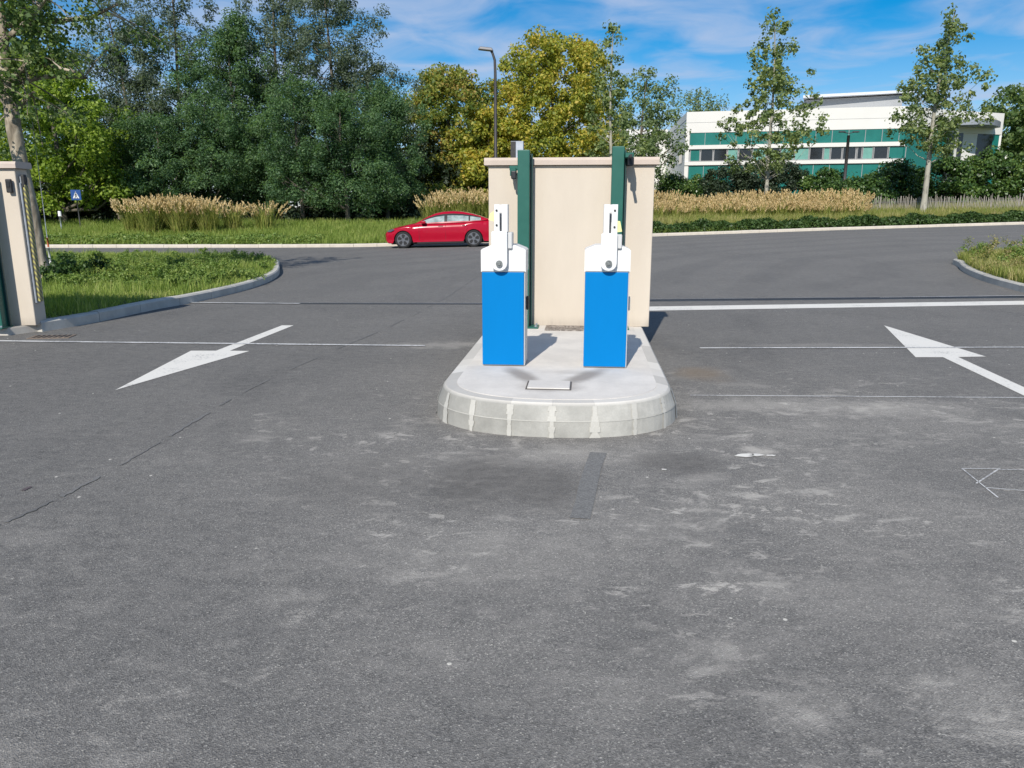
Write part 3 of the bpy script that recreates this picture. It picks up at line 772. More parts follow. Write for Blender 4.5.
# ------------------------------------------------------------------ foliage machinery
RNG = np.random.default_rng(11)
def leaves(centers, radii, per, size, flat=.75, shell=.45, asp=.62, up=.35, droop=0):
    """leaf quads spread through clumps"""
    c = np.repeat(centers, per, 0); r = np.repeat(radii, per); n = len(c)
    d = RNG.normal(size=(n, 3)); d /= np.linalg.norm(d, axis=1, keepdims=True)
    rr = r * (shell + (1 - shell) * RNG.random(n) ** .6) * RNG.choice([1, 1, 1, .6, 1.2], n)
    off = d * rr[:, None]; off[:, 2] *= flat; p = c + off
    if droop: p[:, 2] -= droop * np.hypot(off[:, 0], off[:, 1]) ** 1.3
    nrm = d * .7 + RNG.normal(size=(n, 3)) * .55; nrm[:, 2] += up; nrm /= np.linalg.norm(nrm, axis=1, keepdims=True)
    a = np.cross(nrm, RNG.normal(size=(n, 3))); a /= np.linalg.norm(a, axis=1, keepdims=True); b = np.cross(nrm, a)
    s = size * RNG.uniform(.6, 1.35, n)[:, None]
    fold = nrm * s * .18
    V = np.stack([p - a * s * .5, p - b * s * .5 * asp + fold, p + a * s * .5, p + b * s * .5 * asp + fold], 1).reshape(-1, 3)
    return V
def quads(V): return np.arange(len(V)).reshape(-1, 4)
def envelope_clumps(n, h0, h1, prof, rc, fill=.5, lobes=3, rag=.18):
    """clump centres filling a crown whose radius at relative height t is prof(t)"""
    out = []; ph = RNG.uniform(0, 6.28, 6)
    while len(out) < n:
        t = RNG.random(); a = RNG.uniform(0, 2 * math.pi)
        R_ = prof(t) * (1 + rag * math.sin(lobes * a + ph[0] + 4 * t) + rag * .8 * math.sin((lobes + 2) * a + ph[1] - 7 * t) + rag * .6 * math.sin(11 * t + ph[2]))
        if RNG.random() > (prof(t) / prof_max(prof)) ** 1.2: continue
        r = R_ * (fill + (1 - fill) * RNG.random() ** .5) if RNG.random() < .8 else R_ * RNG.random()
        out.append((r * math.cos(a), r * math.sin(a), h0 + (h1 - h0) * t))
    return np.array(out)
def prof_max(p): return max(p(k / 20) for k in range(21))
def dome(rmax, low=.3, peak=.4, top=.1):
    def f(t):
        if t < peak: return rmax * (low + (1 - low) * math.sin(math.pi / 2 * t / peak))
        q = (t - peak) / (1 - peak); return rmax * max(top, math.sqrt(max(0, 1 - q ** 2.1)))
    return f
def cone(rmax, low=.4, peak=.22, pw=.85):
    def f(t):
        if t < peak: return rmax * (low + (1 - low) * t / peak)
        return rmax * max(.06, (1 - (t - peak) / (1 - peak)) ** pw)
    return f
def make_tree(name, label, cat, loc_, H, hb, prof, nclump, rc, per, size, lmat, bmat, tr=.18, lean=(0, 0), fill=.5, nlimb=14, flat=.75, droop=0, rag=.18, group=None, asp=.62, limb=.55, shell=.45, up=.35, rz=0):
    t = thing(name, label, cat, loc_, rz, group)
    ce = envelope_clumps(nclump, hb, H, prof, rc, fill, rag=rag)
    ce[:, 0] += lean[0] * (ce[:, 2] / H) ** 1.3; ce[:, 1] += lean[1] * (ce[:, 2] / H) ** 1.3
    rad = rc * RNG.uniform(.6, 1.3, nclump)
    V = leaves(ce, rad, per, size, flat, shell, asp, up, droop)
    crown = npmesh('crown', V, quads(V), lmat, t)
    bm = BM(); m = 9; ks = []
    w1, w2 = RNG.uniform(-1, 1, 2)
    for k in range(m + 1):
        q = k / m; z = H * .93 * q
        wob = tr * 1.2 * q
        ks.append(Vector((lean[0] * (z / H) ** 1.3 + wob * math.sin(5 * q + w1 * 3), lean[1] * (z / H) ** 1.3 + wob * math.cos(4 * q + w2 * 3), z)))
    rads = [tr * (1.28 if k == 0 else 1) * (1 - .9 * (k / m)) + .012 for k in range(m + 1)]
    tube(bm, ks, rads, 10)
    order = np.argsort(-np.hypot(ce[:, 0], ce[:, 1]))
    pick = order[RNG.choice(len(order), min(nlimb, len(order)), replace=False)]
    for i in pick:
        c_ = Vector(ce[i]); zb = max(hb * .8, c_.z - (.55 + .5 * RNG.random()) * math.hypot(c_.x, c_.y)); q = min(.92, zb / (H * .93)); k = q * m; k0 = int(k)
        s_ = ks[k0].lerp(ks[min(m, k0 + 1)], k - k0); r0 = tr * (1 - .9 * q) * limb
        mid = s_.lerp(c_, .5) + Vector((RNG.normal() * .15, RNG.normal() * .15, -.12 * (c_ - s_).length))
        q1 = s_.lerp(mid, .5) + Vector((0, 0, .02)); q3 = mid.lerp(c_, .5) + Vector((RNG.normal() * .08, 0, RNG.normal() * .05))
        tube(bm, [s_, q1, mid, q3, c_], [r0, r0 * .8, r0 * .6, r0 * .4, r0 * .2 + .006], 6)
    obj('trunk', bm, bmat, t)
    return t

M['bark'] = bark_mat('grey_brown_bark', (.06, .05, .04), (.14, .12, .095))
M['bark_pale'] = bark_mat('pale_smooth_bark', (.16, .15, .12), (.36, .34, .28), 5)
M['bark_plane'] = bark_mat('flaking_plane_bark', (.09, .075, .05), (.24, .20, .15), 4, (.50, .43, .33))
L_DARK = leaf_mat('dark_acacia_leaf', [(.045, .09, .045), (.085, .165, .08), (.145, .25, .115), (.24, .36, .16)], .5, .35)
L_DARK2 = leaf_mat('hazed_blue_green_leaf', [(.085, .12, .095), (.145, .19, .145), (.23, .29, .22)], .5, .35)  # greyed and lightened: distance haze put into the leaf colour
L_MAPLE = leaf_mat('yellow_green_leaf', [(.08, .13, .02), (.17, .26, .035), (.31, .42, .065), (.44, .52, .11)], .5, .5)
L_CHEST = leaf_mat('autumn_gold_leaf', [(.14, .19, .04), (.30, .34, .055), (.50, .46, .08), (.66, .48, .10)], .45, .45)
L_CHEST2 = leaf_mat('turning_brown_leaf', [(.08, .14, .04), (.17, .24, .06), (.36, .36, .07), (.40, .27, .09)], .42, .35)
L_ALDER = leaf_mat('grey_green_leaf', [(.085, .13, .05), (.16, .22, .085), (.26, .33, .13), (.42, .45, .17)], .45, .8)
L_PLANE = leaf_mat('plane_leaf', [(.05, .09, .03), (.10, .17, .055), (.19, .27, .09), (.28, .34, .13)], .45, .8)
L_WILLOW = leaf_mat('pale_willow_leaf', [(.12, .17, .08), (.19, .26, .12), (.28, .34, .17)], .4, .5)
L_LAUREL = leaf_mat('glossy_laurel_leaf', [(.025, .055, .018), (.06, .12, .03), (.12, .21, .05), (.22, .30, .08)], .35, .6, .35, .6)
L_SHRUB = leaf_mat('dull_shrub_leaf', [(.025, .04, .024), (.045, .07, .038), (.085, .115, .06)], .3, .6)
L_COVER = leaf_mat('ground_cover_leaf', [(.03, .06, .018), (.06, .115, .03), (.11, .17, .05)], .3, 1.2)

# ------------------------------------------------------------------ trees
def base(px, Y_, sink=.05):
    z = float(GZ(pxw(px, Y_, 1), Y_)); return (pxw(px, Y_, z), Y_, z - sink)
def hgt(px, py, Y_): return at(px, py, Y_).z - base(px, Y_)[2]
# the dark wood on the left
woods = [  # px, Y, top py (may be above the frame), radius, material
    (140, 49, -5, 2.3, L_DARK2, 'slim bluish tree with thin ragged top rising at the left end of the dark wood'),
    (188, 51, -60, 2.9, L_DARK2, 'very tall dark tree whose top leaves the frame, left of the middle of the wood'),
    (240, 50, 10, 2.6, L_DARK, 'feathery dark green tree filling the centre of the wood'),
    (285, 53, -70, 2.8, L_DARK2, 'tall dark tree with sky through its thin crown, right of the middle of the wood'),
    (338, 51, -55, 2.7, L_DARK2, 'tall airy tree at the right shoulder of the wood, its top above the frame'),
    (372, 52, 55, 2.7, L_DARK2, 'lower grey green tree sloping down at the right shoulder of the wood'),
    (120, 52, 95, 3.0, L_DARK, 'dark tree filling the gap behind the yellow green tree'),
]
for (px, Yt, py, rr, mt, lab) in woods:
    H = hgt(px, py, Yt)
    make_tree('acacia_tree', lab, 'tree', base(px, Yt), H, 2.5, dome(rr, .6, .3, .3), int((15 if mt is L_DARK2 else 19) * H), .58, 120 if mt is L_DARK2 else 150, .17, mt, M['bark'], .17, (random.uniform(-.5, .5), 0), .3, 26, .85, .22, .38, 'acacias of the dark wood on the left', asp=.45, up=.45)
front = [(165, 44.5, 112, 2.5, 'low feathery acacia behind the tallest ornamental grasses at left'),
         (212, 46, 92, 2.3, 'feathery acacia just left of the dark gap in the wood'),
         (262, 47.5, 118, 1.9, 'small shaded acacia in the dark gap in the middle of the wood'),
         (303, 44.5, 75, 2.3, 'feathery acacia with pale trunk left of the rounded green one'),
         (348, 44, 92, 2.7, 'rounded green feathery acacia at the right foot of the wood'),
         (388, 47, 82, 2.0, 'slim dark acacia at the right end of the wood beside the golden trees')]
for (px, Yt, py, rr, lab) in front:
    H = hgt(px, py, Yt)
    make_tree('acacia_tree', lab, 'tree', base(px, Yt), H, .9, dome(rr, .7, .35, .2), 170, .50, 170, .14, L_DARK, M['bark'], .12, (random.uniform(-.3, .3), 0), .5, 16, .85, .45, .34, 'acacias of the dark wood on the left', asp=.42, up=.5)
# yellow green tree behind the sign
make_tree('maple_tree', 'yellow green maple in full sun behind the crossing sign at left', 'tree', base(64, 42), hgt(70, 62, 42), 1.0, dome(3.5, .75, .4, .3), 210, .6, 130, .20, L_MAPLE, M['bark'], .2, (0, 0), .55, 16, .7, 0, .16)
make_tree('maple_tree', 'green maple rising behind the yellow green one at the left edge', 'tree', base(25, 49), hgt(25, 5, 49), 2.0, dome(4.2, .6, .4, .3), 130, .9, 110, .30, L_PLANE, M['bark'], .22, (0, 0), .4, 14, .7, 0, .2)
# golden chestnuts
make_tree('chestnut_tree', 'golden yellow chestnut tree behind the wall and lamp post', 'tree', base(552, 62), hgt(552, 30, 62), 1.2, dome(5.0, .75, .36, .22), 430, .78, 120, .25, L_CHEST, M['bark'], .25, (0, 0), .35, 14, .75, .1, .12)
make_tree('chestnut_tree', 'olive and brown chestnut tree left of the lamp post', 'tree', base(452, 63), hgt(455, 62, 63), .8, dome(4.3, .78, .4, .3), 330, .78, 120, .25, L_CHEST2, M['bark'], .25, (0, 0), .55, 14, .65, .1, .14)
make_tree('chestnut_tree', 'small golden chestnut crown behind the parked red car', 'tree', base(492, 60), hgt(492, 110, 60), .5, dome(3.2, .8, .4, .35), 150, .7, 110, .28, L_CHEST, M['bark'], .2, (0, 0), .5, 10, .65, .1, .14)
# young roadside trees
al = [(765, 47, 8, 2.55, 'slender young tree with airy leaves in front of the left half of the white building'),
      (922, 45.5, -6, 2.35, 'slender pale trunked young tree beside the paling fence'),
      (611, 47, 16, 1.6, 'slender young tree rising behind the right end of the beige wall')]
for i, (px, Yt, py, rr, lab) in enumerate(al):
    H = hgt(px, py, Yt)
    make_tree('young_tree', lab, 'tree', base(px, Yt), H, (2.7, 3.6, 2)[i], cone(rr, .62, .28, .8), (190, 180, 100)[i], .38, 42, .17, L_ALDER, M['bark_pale'], (.12, .16, .12)[i], ((-.2, .3, -.3)[i], 0), .25, 44, .9, 0, .3, 'young trees along the far kerb', asp=.8, shell=.2, limb=.26)
# loose tree behind the young one at centre, willow tops beyond the roof
make_tree('poplar_tree', 'pale green tree behind the wall right of the golden chestnut', 'tree', base(640, 66), hgt(640, 68, 66), 2, dome(2.9, .6, .4, .2), 110, .7, 70, .26, L_WILLOW, M['bark'], .2, (0, 0), .4, 16, .8, 0, .24)
make_tree('willow_tree', 'feathery pale tree top above the low end of the white building', 'tree', base(692, 112), hgt(695, 88, 112), 4, dome(4.0, .7, .5, .3), 110, .9, 60, .34, L_WILLOW, M['bark'], .25, (0, 0), .4, 16, 1.5, 0, .25)
make_tree('oak_tree', 'dark green broad tree beyond the right end of the white building', 'tree', base(1012, 86), hgt(1012, 84, 86), 2, dome(4.8, .7, .4, .3), 170, 1.0, 90, .40, L_PLANE, M['bark'], .3, (0, 0), .5, 12, .7, 0, .16)
make_tree('oak_tree', 'dark tree at the right frame edge behind the laurel hedge', 'tree', base(1065, 80), hgt(1065, 75, 80), 2, dome(5.0, .7, .4, .3), 150, 1.0, 80, .40, L_PLANE, M['bark'], .3, (0, 0), .5, 12, .7, 0, .16)
# plane tree by the left wall
pt_b = Vector((-9.75, 15.9, .12))
PT = thing('plane_tree', 'old plane tree with flaking trunk rising behind the left wall end', 'tree', pt_b)
def ptw(px, py, dy=0): 
    v = at(px, py, pt_b.y + dy); return v - pt_b
bm = BM(); tp = [Vector((.0, 0, -.1))] + [ptw(px, py, d) for px, py, d in [(38, 255, 0), (32, 215, 0), (22, 170, 0), (14, 130, .05), (9, 90, .1), (4, 55, .1), (0, 10, .1), (-8, -60, 0), (-14, -130, 0)]]
tp[0].x = tp[1].x + .05
tube(bm, tp, [.20, .155, .14, .135, .14, .13, .11, .09, .07, .05], 12)
limbs = [[(10, 82, .1), (30, 62, .1), (52, 66, .0), (75, 72, -.2)], [(2, 42, 0), (18, 30, 0), (35, 14, -.1), (48, -4, -.2)], [(3, 25, 0), (40, 22, .4), (90, 18, .6), (118, 4, .6)],
         [(18, 108, 0), (27, 98, -.1), (34, 92, -.2)], [(0, 0, 0), (40, -30, .5), (90, -40, .8), (130, -45, 1)], [(12, 110, .1), (-10, 85, .2), (-40, 60, .5)], [(3, 50, 0), (-20, 20, .4), (-50, 0, .4)],
         [(12, 82, 0), (50, 76, .5), (88, 78, .8)]]
lend = []
for l in limbs:
    q = [ptw(*p) for p in l]; n = len(q); tube(bm, q, [.06 * (1 - .75 * k / (n - 1)) + .008 for k in range(n)], 7)
    for a, b_ in zip(q, q[1:]):
        for k in range(4):
            s_ = a.lerp(b_, RNG.random()); e_ = s_ + Vector((RNG.normal() * .35, RNG.normal() * .5, RNG.normal() * .3 + .1))
            tube(bm, [s_, s_.lerp(e_, .5) + Vector((0, 0, .05)), e_], [.018, .012, .006], 5); lend.append(e_)
obj('trunk', bm, M['bark_plane'], PT)
ce = [list(e) for e in lend]
for _ in range(70):
    px, py = RNG.uniform(-60, 95), RNG.uniform(-120, 85)
    if px > 60 and py > 45: continue
    v = ptw(px, py, RNG.uniform(-1.0, 2.2)); ce.append(list(v))
for _ in range(12): v = ptw(RNG.uniform(-60, 25), RNG.uniform(80, 200), RNG.uniform(.8, 2.2)); ce.append(list(v))
ce = np.array(ce); V = leaves(ce, .34 * RNG.uniform(.6, 1.3, len(ce)), 62, .085, .8, .2, .8, .4)
npmesh('crown', V, quads(V), L_PLANE, PT)
# guy wire running down from the tree
bm = BM(); wa = ptw(22, 40, -.3) + pt_b; wb_ = Vector((G(53, 283).x, G(53, 283).y, .12)); 
t = thing('guy_wire', 'thin pale guy wire slanting down from the plane tree to the grass', 'wire', wb_)
tube(bm, [Vector((0, 0, 0)), wa - wb_], .008, 6); obj('wire', bm, M['galv'], t)
bm = BM(); d_ = (wa - wb_).normalized(); tube(bm, [d_ * .35, d_ * .72], .022, 8); obj('marker_sleeve', bm, M['white'], t)
bm = BM(); tube(bm, [d_ * .74, d_ * .95], .020, 8); obj('red_tape', bm, plain('faded_red_tape', (.45, .12, .05), .7), t)

# ------------------------------------------------------------------ bushes and hedges
def bush(name, label, cat, px, Y_, pytop, rx, ry, mat, nclump=60, rc=.5, per=90, size=.2, group=None):
    b_ = base(px, Y_); H = hgt(px, pytop, Y_); t = thing(name, label, cat, b_, 0, group)
    n = nclump; a = RNG.uniform(0, 6.283, n); q = RNG.random(n) ** .5; z = RNG.random(n)
    rr = (1 - .35 * z ** 2.2)
    ce = np.stack([np.cos(a) * q * rx * rr, np.sin(a) * q * ry * rr, .15 + z * (H - .35) * (1 - .25 * q ** 2)], 1)
    V = leaves(ce, rc * RNG.uniform(.6, 1.25, n), per, size, .85, .4)
    npmesh('foliage', V, quads(V), mat, t)
    bm = BM()
    for k in range(6):
        e = Vector(ce[RNG.integers(n)]); tube(bm, [Vector((e.x * .1, e.y * .1, 0)), e * .5, e], [.04, .028, .01], 5)
    obj('stem', bm, M['bark'], t)
lau = [(862, 51, 172, 1.8), (893, 53, 160, 2.0), (940, 51, 154, 2.2), (985, 52, 148, 2.3), (1030, 51, 145, 2.4)]
desc = ['laurel bush with glossy leaves left of the pale trunked young tree', 'tall dark laurel bush directly behind the pale trunked young tree', 'laurel bush just right of the pale trunked young tree', 'tall laurel bush below the curved canopy of the white building', 'laurel bush cut by the right edge of the photo']
for (px, Yt, py, rr), d in zip(lau, desc): bush('laurel_bush', d, 'bush', px, Yt, py, rr, 1.4, L_LAUREL, 100, .5, 110, .19, 'laurel bushes behind the paling fence')
shr = [(672, 68, 170, 1.6), (704, 66, 172, 2.3), (727, 61, 158, 2.3), (755, 60, 158, 2.3), (784, 61, 160, 2.2), (822, 60, 166, 2.0), (838, 54, 178, 1.5), (868, 50, 178, 1.5)]
desc = ['green shrub at the foot of the low white wing', 'bright green shrub under the left corner of the white building', 'dark shrub left of the left young tree', 'dark shrub directly behind the left young tree', 'dark shrub right of the left young tree', 'green shrub below the two armed lamp post', 'low green shrub beside the two armed lamp post', 'low shrub where the paling fence begins']
for i, ((px, Yt, py, rr), d) in enumerate(zip(shr, desc)): bush('shrub', d, 'bush', px, Yt, py, rr, 1.2, L_SHRUB if i in (2, 3, 4) else L_LAUREL, 95, .45, 100, .18, 'shrubs in front of the white building')
for (px, Yt, py, rr, d) in [(40, 43, 185, 2.2, 'dark shrub behind the small white topped post at left'), (100, 44, 190, 2.0, 'dark undergrowth shrub left of the big plume grasses'), (205, 44.5, 200, 2.2, 'shaded shrub behind the plume grasses'), (270, 44.5, 205, 2.0, 'shaded shrub right of the small plume grasses'), (330, 45.5, 205, 2.2, 'shaded shrub under the rounded acacia'), (400, 48, 195, 2.2, 'dark shrub at the right end of the wood'), (440, 52, 185, 2.5, 'olive shrub behind the parked red car')]:
    bush('shrub', d, 'bush', px, Yt, py, rr, 1.0, L_SHRUB if px < 430 else L_CHEST2, 50, .5, 70, .22, 'shrubs at the foot of the wood')

def cover_strip(name, label, x0, x1, o0, o1, h, n, size, mat, kind=None, cat=None):
    x = RNG.uniform(x0, x1, n); q = RNG.random(n); y = kerb_y(x) + o0 + (o1 - o0) * q
    z = GZ(x, y) + h * (RNG.random(n) ** .45) * (1 - .5 * np.abs(2 * q - 1) ** 4) * (1 + .18 * np.sin(x * 2.1) + .12 * np.sin(x * 5.3 + 1))
    V = leaves(np.stack([x, y, z], 1), np.full(n, size * .8), 1, size, .8, .2, .7, .5)
    o = npmesh(name, V, quads(V), mat)
    return tag(o, label, cat, kind=kind)
WEED = leaf_mat('weed_leaf', [(.11, .18, .04), (.20, .30, .07), (.34, .40, .12)], .35, 2)
WEEDR = leaf_mat('seeding_weed_leaf', [(.12, .17, .035), (.24, .27, .07), (.36, .30, .12), (.42, .36, .18)], .3, 2)
WEEDD = leaf_mat('dark_weed_leaf', [(.03, .07, .018), (.06, .12, .03), (.11, .18, .045)], .3, 2)
cover_strip('hedge', 'low clipped dark hedge along the far kerb right of the beige wall', 2.2, 60, .42, 1.7, .50, 52000, .13, L_COVER, cat='hedge')
cover_strip('hedge', 'low leafy green hedge along the far kerb left behind the grass verge', -45, -8.5, .45, 2.2, .34, 34000, .11, WEED, cat='hedge')

n = 26000; x = RNG.uniform(-62, -1.5, n); y = RNG.uniform(58, 63, n); z = GZ(x, y) + RNG.random(n) ** .8 * (4.6 + 1.2 * np.sin(x * .7) + .8 * np.sin(x * 1.9 + 1))
V = leaves(np.stack([x, y, z], 1), np.full(n, .4), 1, .42, .8, .2, .6, .4)
tag(npmesh('undergrowth', V, quads(V), L_SHRUB), 'dark undergrowth filling the depth of the wood behind the trees', 'undergrowth', kind='stuff')

def blades(n, xy, h, wdt, lean=.5, zf=GZ, dz=0.):
    x, y = xy; m = len(x); H_ = h * RNG.uniform(.45, 1.25, m); a = RNG.uniform(0, 6.283, m); l = lean * RNG.random(m) * H_
    z = zf(x, y) + dz - .02
    wx, wy = np.cos(a + 1.57) * wdt, np.sin(a + 1.57) * wdt
    p0 = np.stack([x, y, z], 1); w_ = np.stack([wx, wy, 0 * wx], 1)
    mid = p0 + np.stack([np.cos(a) * l * .35, np.sin(a) * l * .35, H_ * .6], 1)
    tip = p0 + np.stack([np.cos(a) * l, np.sin(a) * l, H_], 1)
    V = np.stack([p0 - w_ / 2, p0 + w_ / 2, mid + w_ * .4, tip + w_ * .1, tip - w_ * .1, mid - w_ * .4], 1).reshape(-1, 3)
    k = np.arange(m) * 6
    F = np.concatenate([np.stack([k, k + 1, k + 2, k + 5], 1), np.stack([k + 5, k + 2, k + 3, k + 4], 1)])
    return V, F
GR = leaf_mat('grass_blade', [(.15, .22, .045), (.22, .31, .065), (.33, .41, .10), (.48, .49, .18)], .45, 1.1, .6, .25)
GR2 = leaf_mat('dry_meadow_blade', [(.14, .23, .04), (.27, .31, .07), (.42, .40, .15), (.55, .46, .25)], .4, .7, .6, .25)
def inpoly(px_, py_, poly):
    c = np.zeros(len(px_), bool); n = len(poly)
    for i in range(n):
        x1, y1 = poly[i]; x2, y2 = poly[(i + 1) % n]
        cond = ((y1 > py_) != (y2 > py_)) & (px_ < (x2 - x1) * (py_ - y1) / (y2 - y1 + 1e-12) + x1); c ^= cond
    return c
def scatter_poly(poly, n, x0, x1, y0, y1):
    x = RNG.uniform(x0, x1, n); y = RNG.uniform(y0, y1, n); k = inpoly(x, y, poly); return x[k], y[k]
def clumpy(x, y, s=1.0, thr=.0):
    v = np.sin(x * 1.7 * s + 1.3 * np.sin(y * 1.1 * s)) + np.sin(y * 2.3 * s + 1.7 * np.sin(x * .9 * s + 2)) + .6 * np.sin(x * 5 * s + y * 4 * s); return v > thr
x, y = scatter_poly(VL, 190000, -22, -4.5, 10, 26.5); V, F = blades(0, (x, y), .12, .010, 1.1, RZ, .135)
x2, y2 = scatter_poly(VL, 60000, -22, -4.5, 10.3, 26.0); k = clumpy(x2, y2, 1, .9); V2, F2 = blades(0, (x2[k], y2[k]), .25, .012, .8, RZ, .135)
V = np.concatenate([V, V2]); F = np.concatenate([F, F2 + len(V) - len(V2)])
tag(npmesh('grass', V, F, GR), 'rough green grass growing on the left verge behind its kerb', 'grass', kind='stuff')
x, y = scatter_poly(VR, 230000, 8.5, 18, 9.5, 27); V, F = blades(0, (x, y), .24, .013, .9, RZ, .135)
tag(npmesh('grass', V, F, GR2), 'dry straggling grass on the kerbed verge at right', 'grass', kind='stuff')
n = 120000; x = RNG.uniform(-40, 12, n); y = kerb_y(x) + .45 + 9 * RNG.random(n) ** 1.2; V, F = blades(0, (x, y), .34, .022, .8)
tag(npmesh('grass', V, F, GR), 'green grass and low weeds on the bank below the dark wood', 'grass', kind='stuff')
n = 150000; x = RNG.uniform(3, 55, n); y = kerb_y(x) + 1.5 + 6.5 * RNG.random(n); V, F = blades(0, (x, y), .55, .024, .7)
tag(npmesh('grass', V, F, GR2), 'tall meadow grass between the clipped hedge and the paling fence', 'grass', kind='stuff')

# broad leaved weeds: clumps on both verges
def weeds(label, spots_, mat, hmul=1., per=60, size=.055):
    ce = []; rad = []
    for (x_, y_, h_, r_) in spots_:
        for k in range(6):
            ce.append((x_ + RNG.normal() * r_ * .5, y_ + RNG.normal() * r_ * .5, float(RZ(x_, y_)) + .15 + h_ * RNG.random())); rad.append(r_ * .5)
    V = leaves(np.array(ce), np.array(rad), per, size, .9, .1, .5, .3)
    return tag(npmesh('weeds', V, quads(V), mat), label, 'weeds', kind='stuff')
sp = []
for _ in range(130):
    px = RNG.uniform(60, 268); py = RNG.uniform(258, 296)
    p = G(px, py)
    if inpoly(np.array([p.x]), np.array([p.y]), VL)[0] and inpoly(np.array([p.x]), np.array([p.y - .5]), VL)[0]: sp.append((p.x, p.y, RNG.uniform(.05, .25), RNG.uniform(.12, .28)))
weeds('leafy green weeds scattered through the grass of the left verge', sp, WEED)
sp = [(G(px, py).x, G(px, py).y, .32, .35) for px, py in [(55, 290), (63, 284), (74, 286), (60, 277), (90, 283)]]
weeds('dark leafy weed patch by the foot of the plane tree', sp, WEEDD, per=110, size=.08)
sp = []
for _ in range(340):
    x_ = RNG.uniform(9.5, 17.5); y_ = RNG.uniform(13.5, 25.5)
    if inpoly(np.array([x_]), np.array([y_]), VR)[0] and inpoly(np.array([x_ - .25]), np.array([y_]), VR)[0] and inpoly(np.array([x_]), np.array([y_ - .3]), VR)[0]: sp.append((x_, y_, RNG.uniform(.15, .7), RNG.uniform(.2, .4)))
weeds('straggling reddish and green weeds on the right verge', sp[::2], WEEDR, per=50, size=.05)
weeds('green leafy weeds on the right verge', sp[1::2], WEED, per=60, size=.06)

# ------------------------------------------------------------------ ornamental plume grasses
PLUME = leaf_mat('beige_plume', [(.40, .29, .14), (.56, .42, .22), (.72, .56, .32), (.80, .66, .42)], .3, 1.0, .8, .1)
PLEAF = leaf_mat('miscanthus_leaf', [(.12, .17, .035), (.23, .28, .06), (.38, .38, .11), (.50, .42, .18)], .3, 1.0, .6, .2)
def plume_clump(label, h, r, ns=60, group=None, size=1.0, spread=.42):
    t = thing('plume_plant', label, 'ornamental grass', (0, 0, 0), 0, group)
    n = ns * 7; a = RNG.uniform(0, 6.283, n); q = r * .5 * RNG.random(n) ** .5
    V, F = blades(0, (np.cos(a) * q, np.sin(a) * q), h * .72, .022 * size, .6, lambda x, y: 0 * x); npmesh('leaves', V, F, PLEAF, t)
    P = []; bm = BM()
    for k in range(ns):
        a = RNG.uniform(0, 6.283); q = RNG.random() ** .5; ln = h * RNG.uniform(.78, 1.05); out = q * r
        root = Vector((math.cos(a) * out * .4, math.sin(a) * out * .4, 0)); d = Vector((math.cos(a) * q * spread * 1.3 + RNG.normal() * .05, math.sin(a) * q * spread * 1.3 + RNG.normal() * .05, 1)).normalized()
        tip = root + d * ln; tube(bm, [root, root.lerp(tip, .6), tip], [.006, .005, .003], 3, False)
        for j in range(16):
            tt = j / 15; c_ = tip - d * .30 * (1 - tt) + Vector((0, 0, 0)); bend = Vector((d.x, d.y, 0)) * (tt ** 2) * .16
            P.append(tuple(c_ + bend + Vector((RNG.normal(), RNG.normal(), RNG.normal())) * .018 * (1.4 - tt)))
    obj('stalks', bm, PLEAF, t)
    P = np.array(P); n = len(P); V = []
    dirs = RNG.normal(size=(n, 3)) * .35; dirs[:, 2] += 1; dirs /= np.linalg.norm(dirs, axis=1, keepdims=True)
    side_ = np.cross(dirs, RNG.normal(size=(n, 3))); side_ /= np.linalg.norm(side_, axis=1, keepdims=True)
    L_ = .10 * size; W__ = .020 * size
    V = np.stack([P - dirs * L_ / 2, P + side_ * W__, P + dirs * L_ / 2, P - side_ * W__], 1).reshape(-1, 3)
    npmesh('plumes', V, quads(V), PLUME, t); return t
ORD = ['first', 'second', 'third', 'fourth', 'fifth', 'sixth', 'seventh', 'eighth', 'ninth', 'tenth', 'eleventh', 'twelfth', 'thirteenth', 'fourteenth']
GL = 'beige plumed grasses on the bank at left'
c1 = plume_clump('beige plumed grass, first from left in the dense group of six by the sign', 2.1, .95, 85, GL, 1.25)
places = [(136, 38.2, .98), (152, 37.6, 1.0), (168, 38.4, 1.06), (183, 37.6, 1.02), (198, 38.3, 1.04), (210, 37.8, .95)]
for i, (px, Yt, s_) in enumerate(places):
    bx, by, bz = base(px, Yt, .03)
    if i == 0: c1.location = (bx, by, bz); c1.scale = (.86,) * 3
    else: dup(c1, (bx, by, bz), RNG.uniform(0, 6), 'beige plumed grass, %s from left in the dense group of six by the sign' % ORD[i], float(s_) * .88)
c2 = plume_clump('small beige plumed grass just right of the dense group, first of two small ones', 1.65, .8, 38, GL, 1.3, .6)
c2.location = base(233, 38.8, .03)
dup(c2, base(266, 39.2, .03), 2.0, 'small beige plumed grass furthest right on the left bank, before the dark shrubs', 1.0)
GC = 'beige plumed grasses behind the red car'
c3 = plume_clump('beige plumed grass, first from the left of the five behind the red car', 1.9, .95, 70, GC, 1.2)
for i, (px, Yt, s_) in enumerate([(433, 41.5, .9), (448, 42, 1.0), (462, 41.6, 1.05), (477, 42, 1.05), (492, 42.2, 1.0)]):
    b_ = base(px, Yt, .03)
    if i == 0: c3.location = b_; c3.scale = (.9,) * 3
    else: dup(c3, b_, RNG.uniform(0, 6), 'beige plumed grass, %s from the left of the five behind the red car' % ORD[i], s_)
GRR = 'beige plumed grasses in the long bed right of the wall'
c4 = plume_clump('beige plumed grass, first from the wall in the front row of the long bed', 1.55, .85, 60, GRR, 1.25)
k = 0
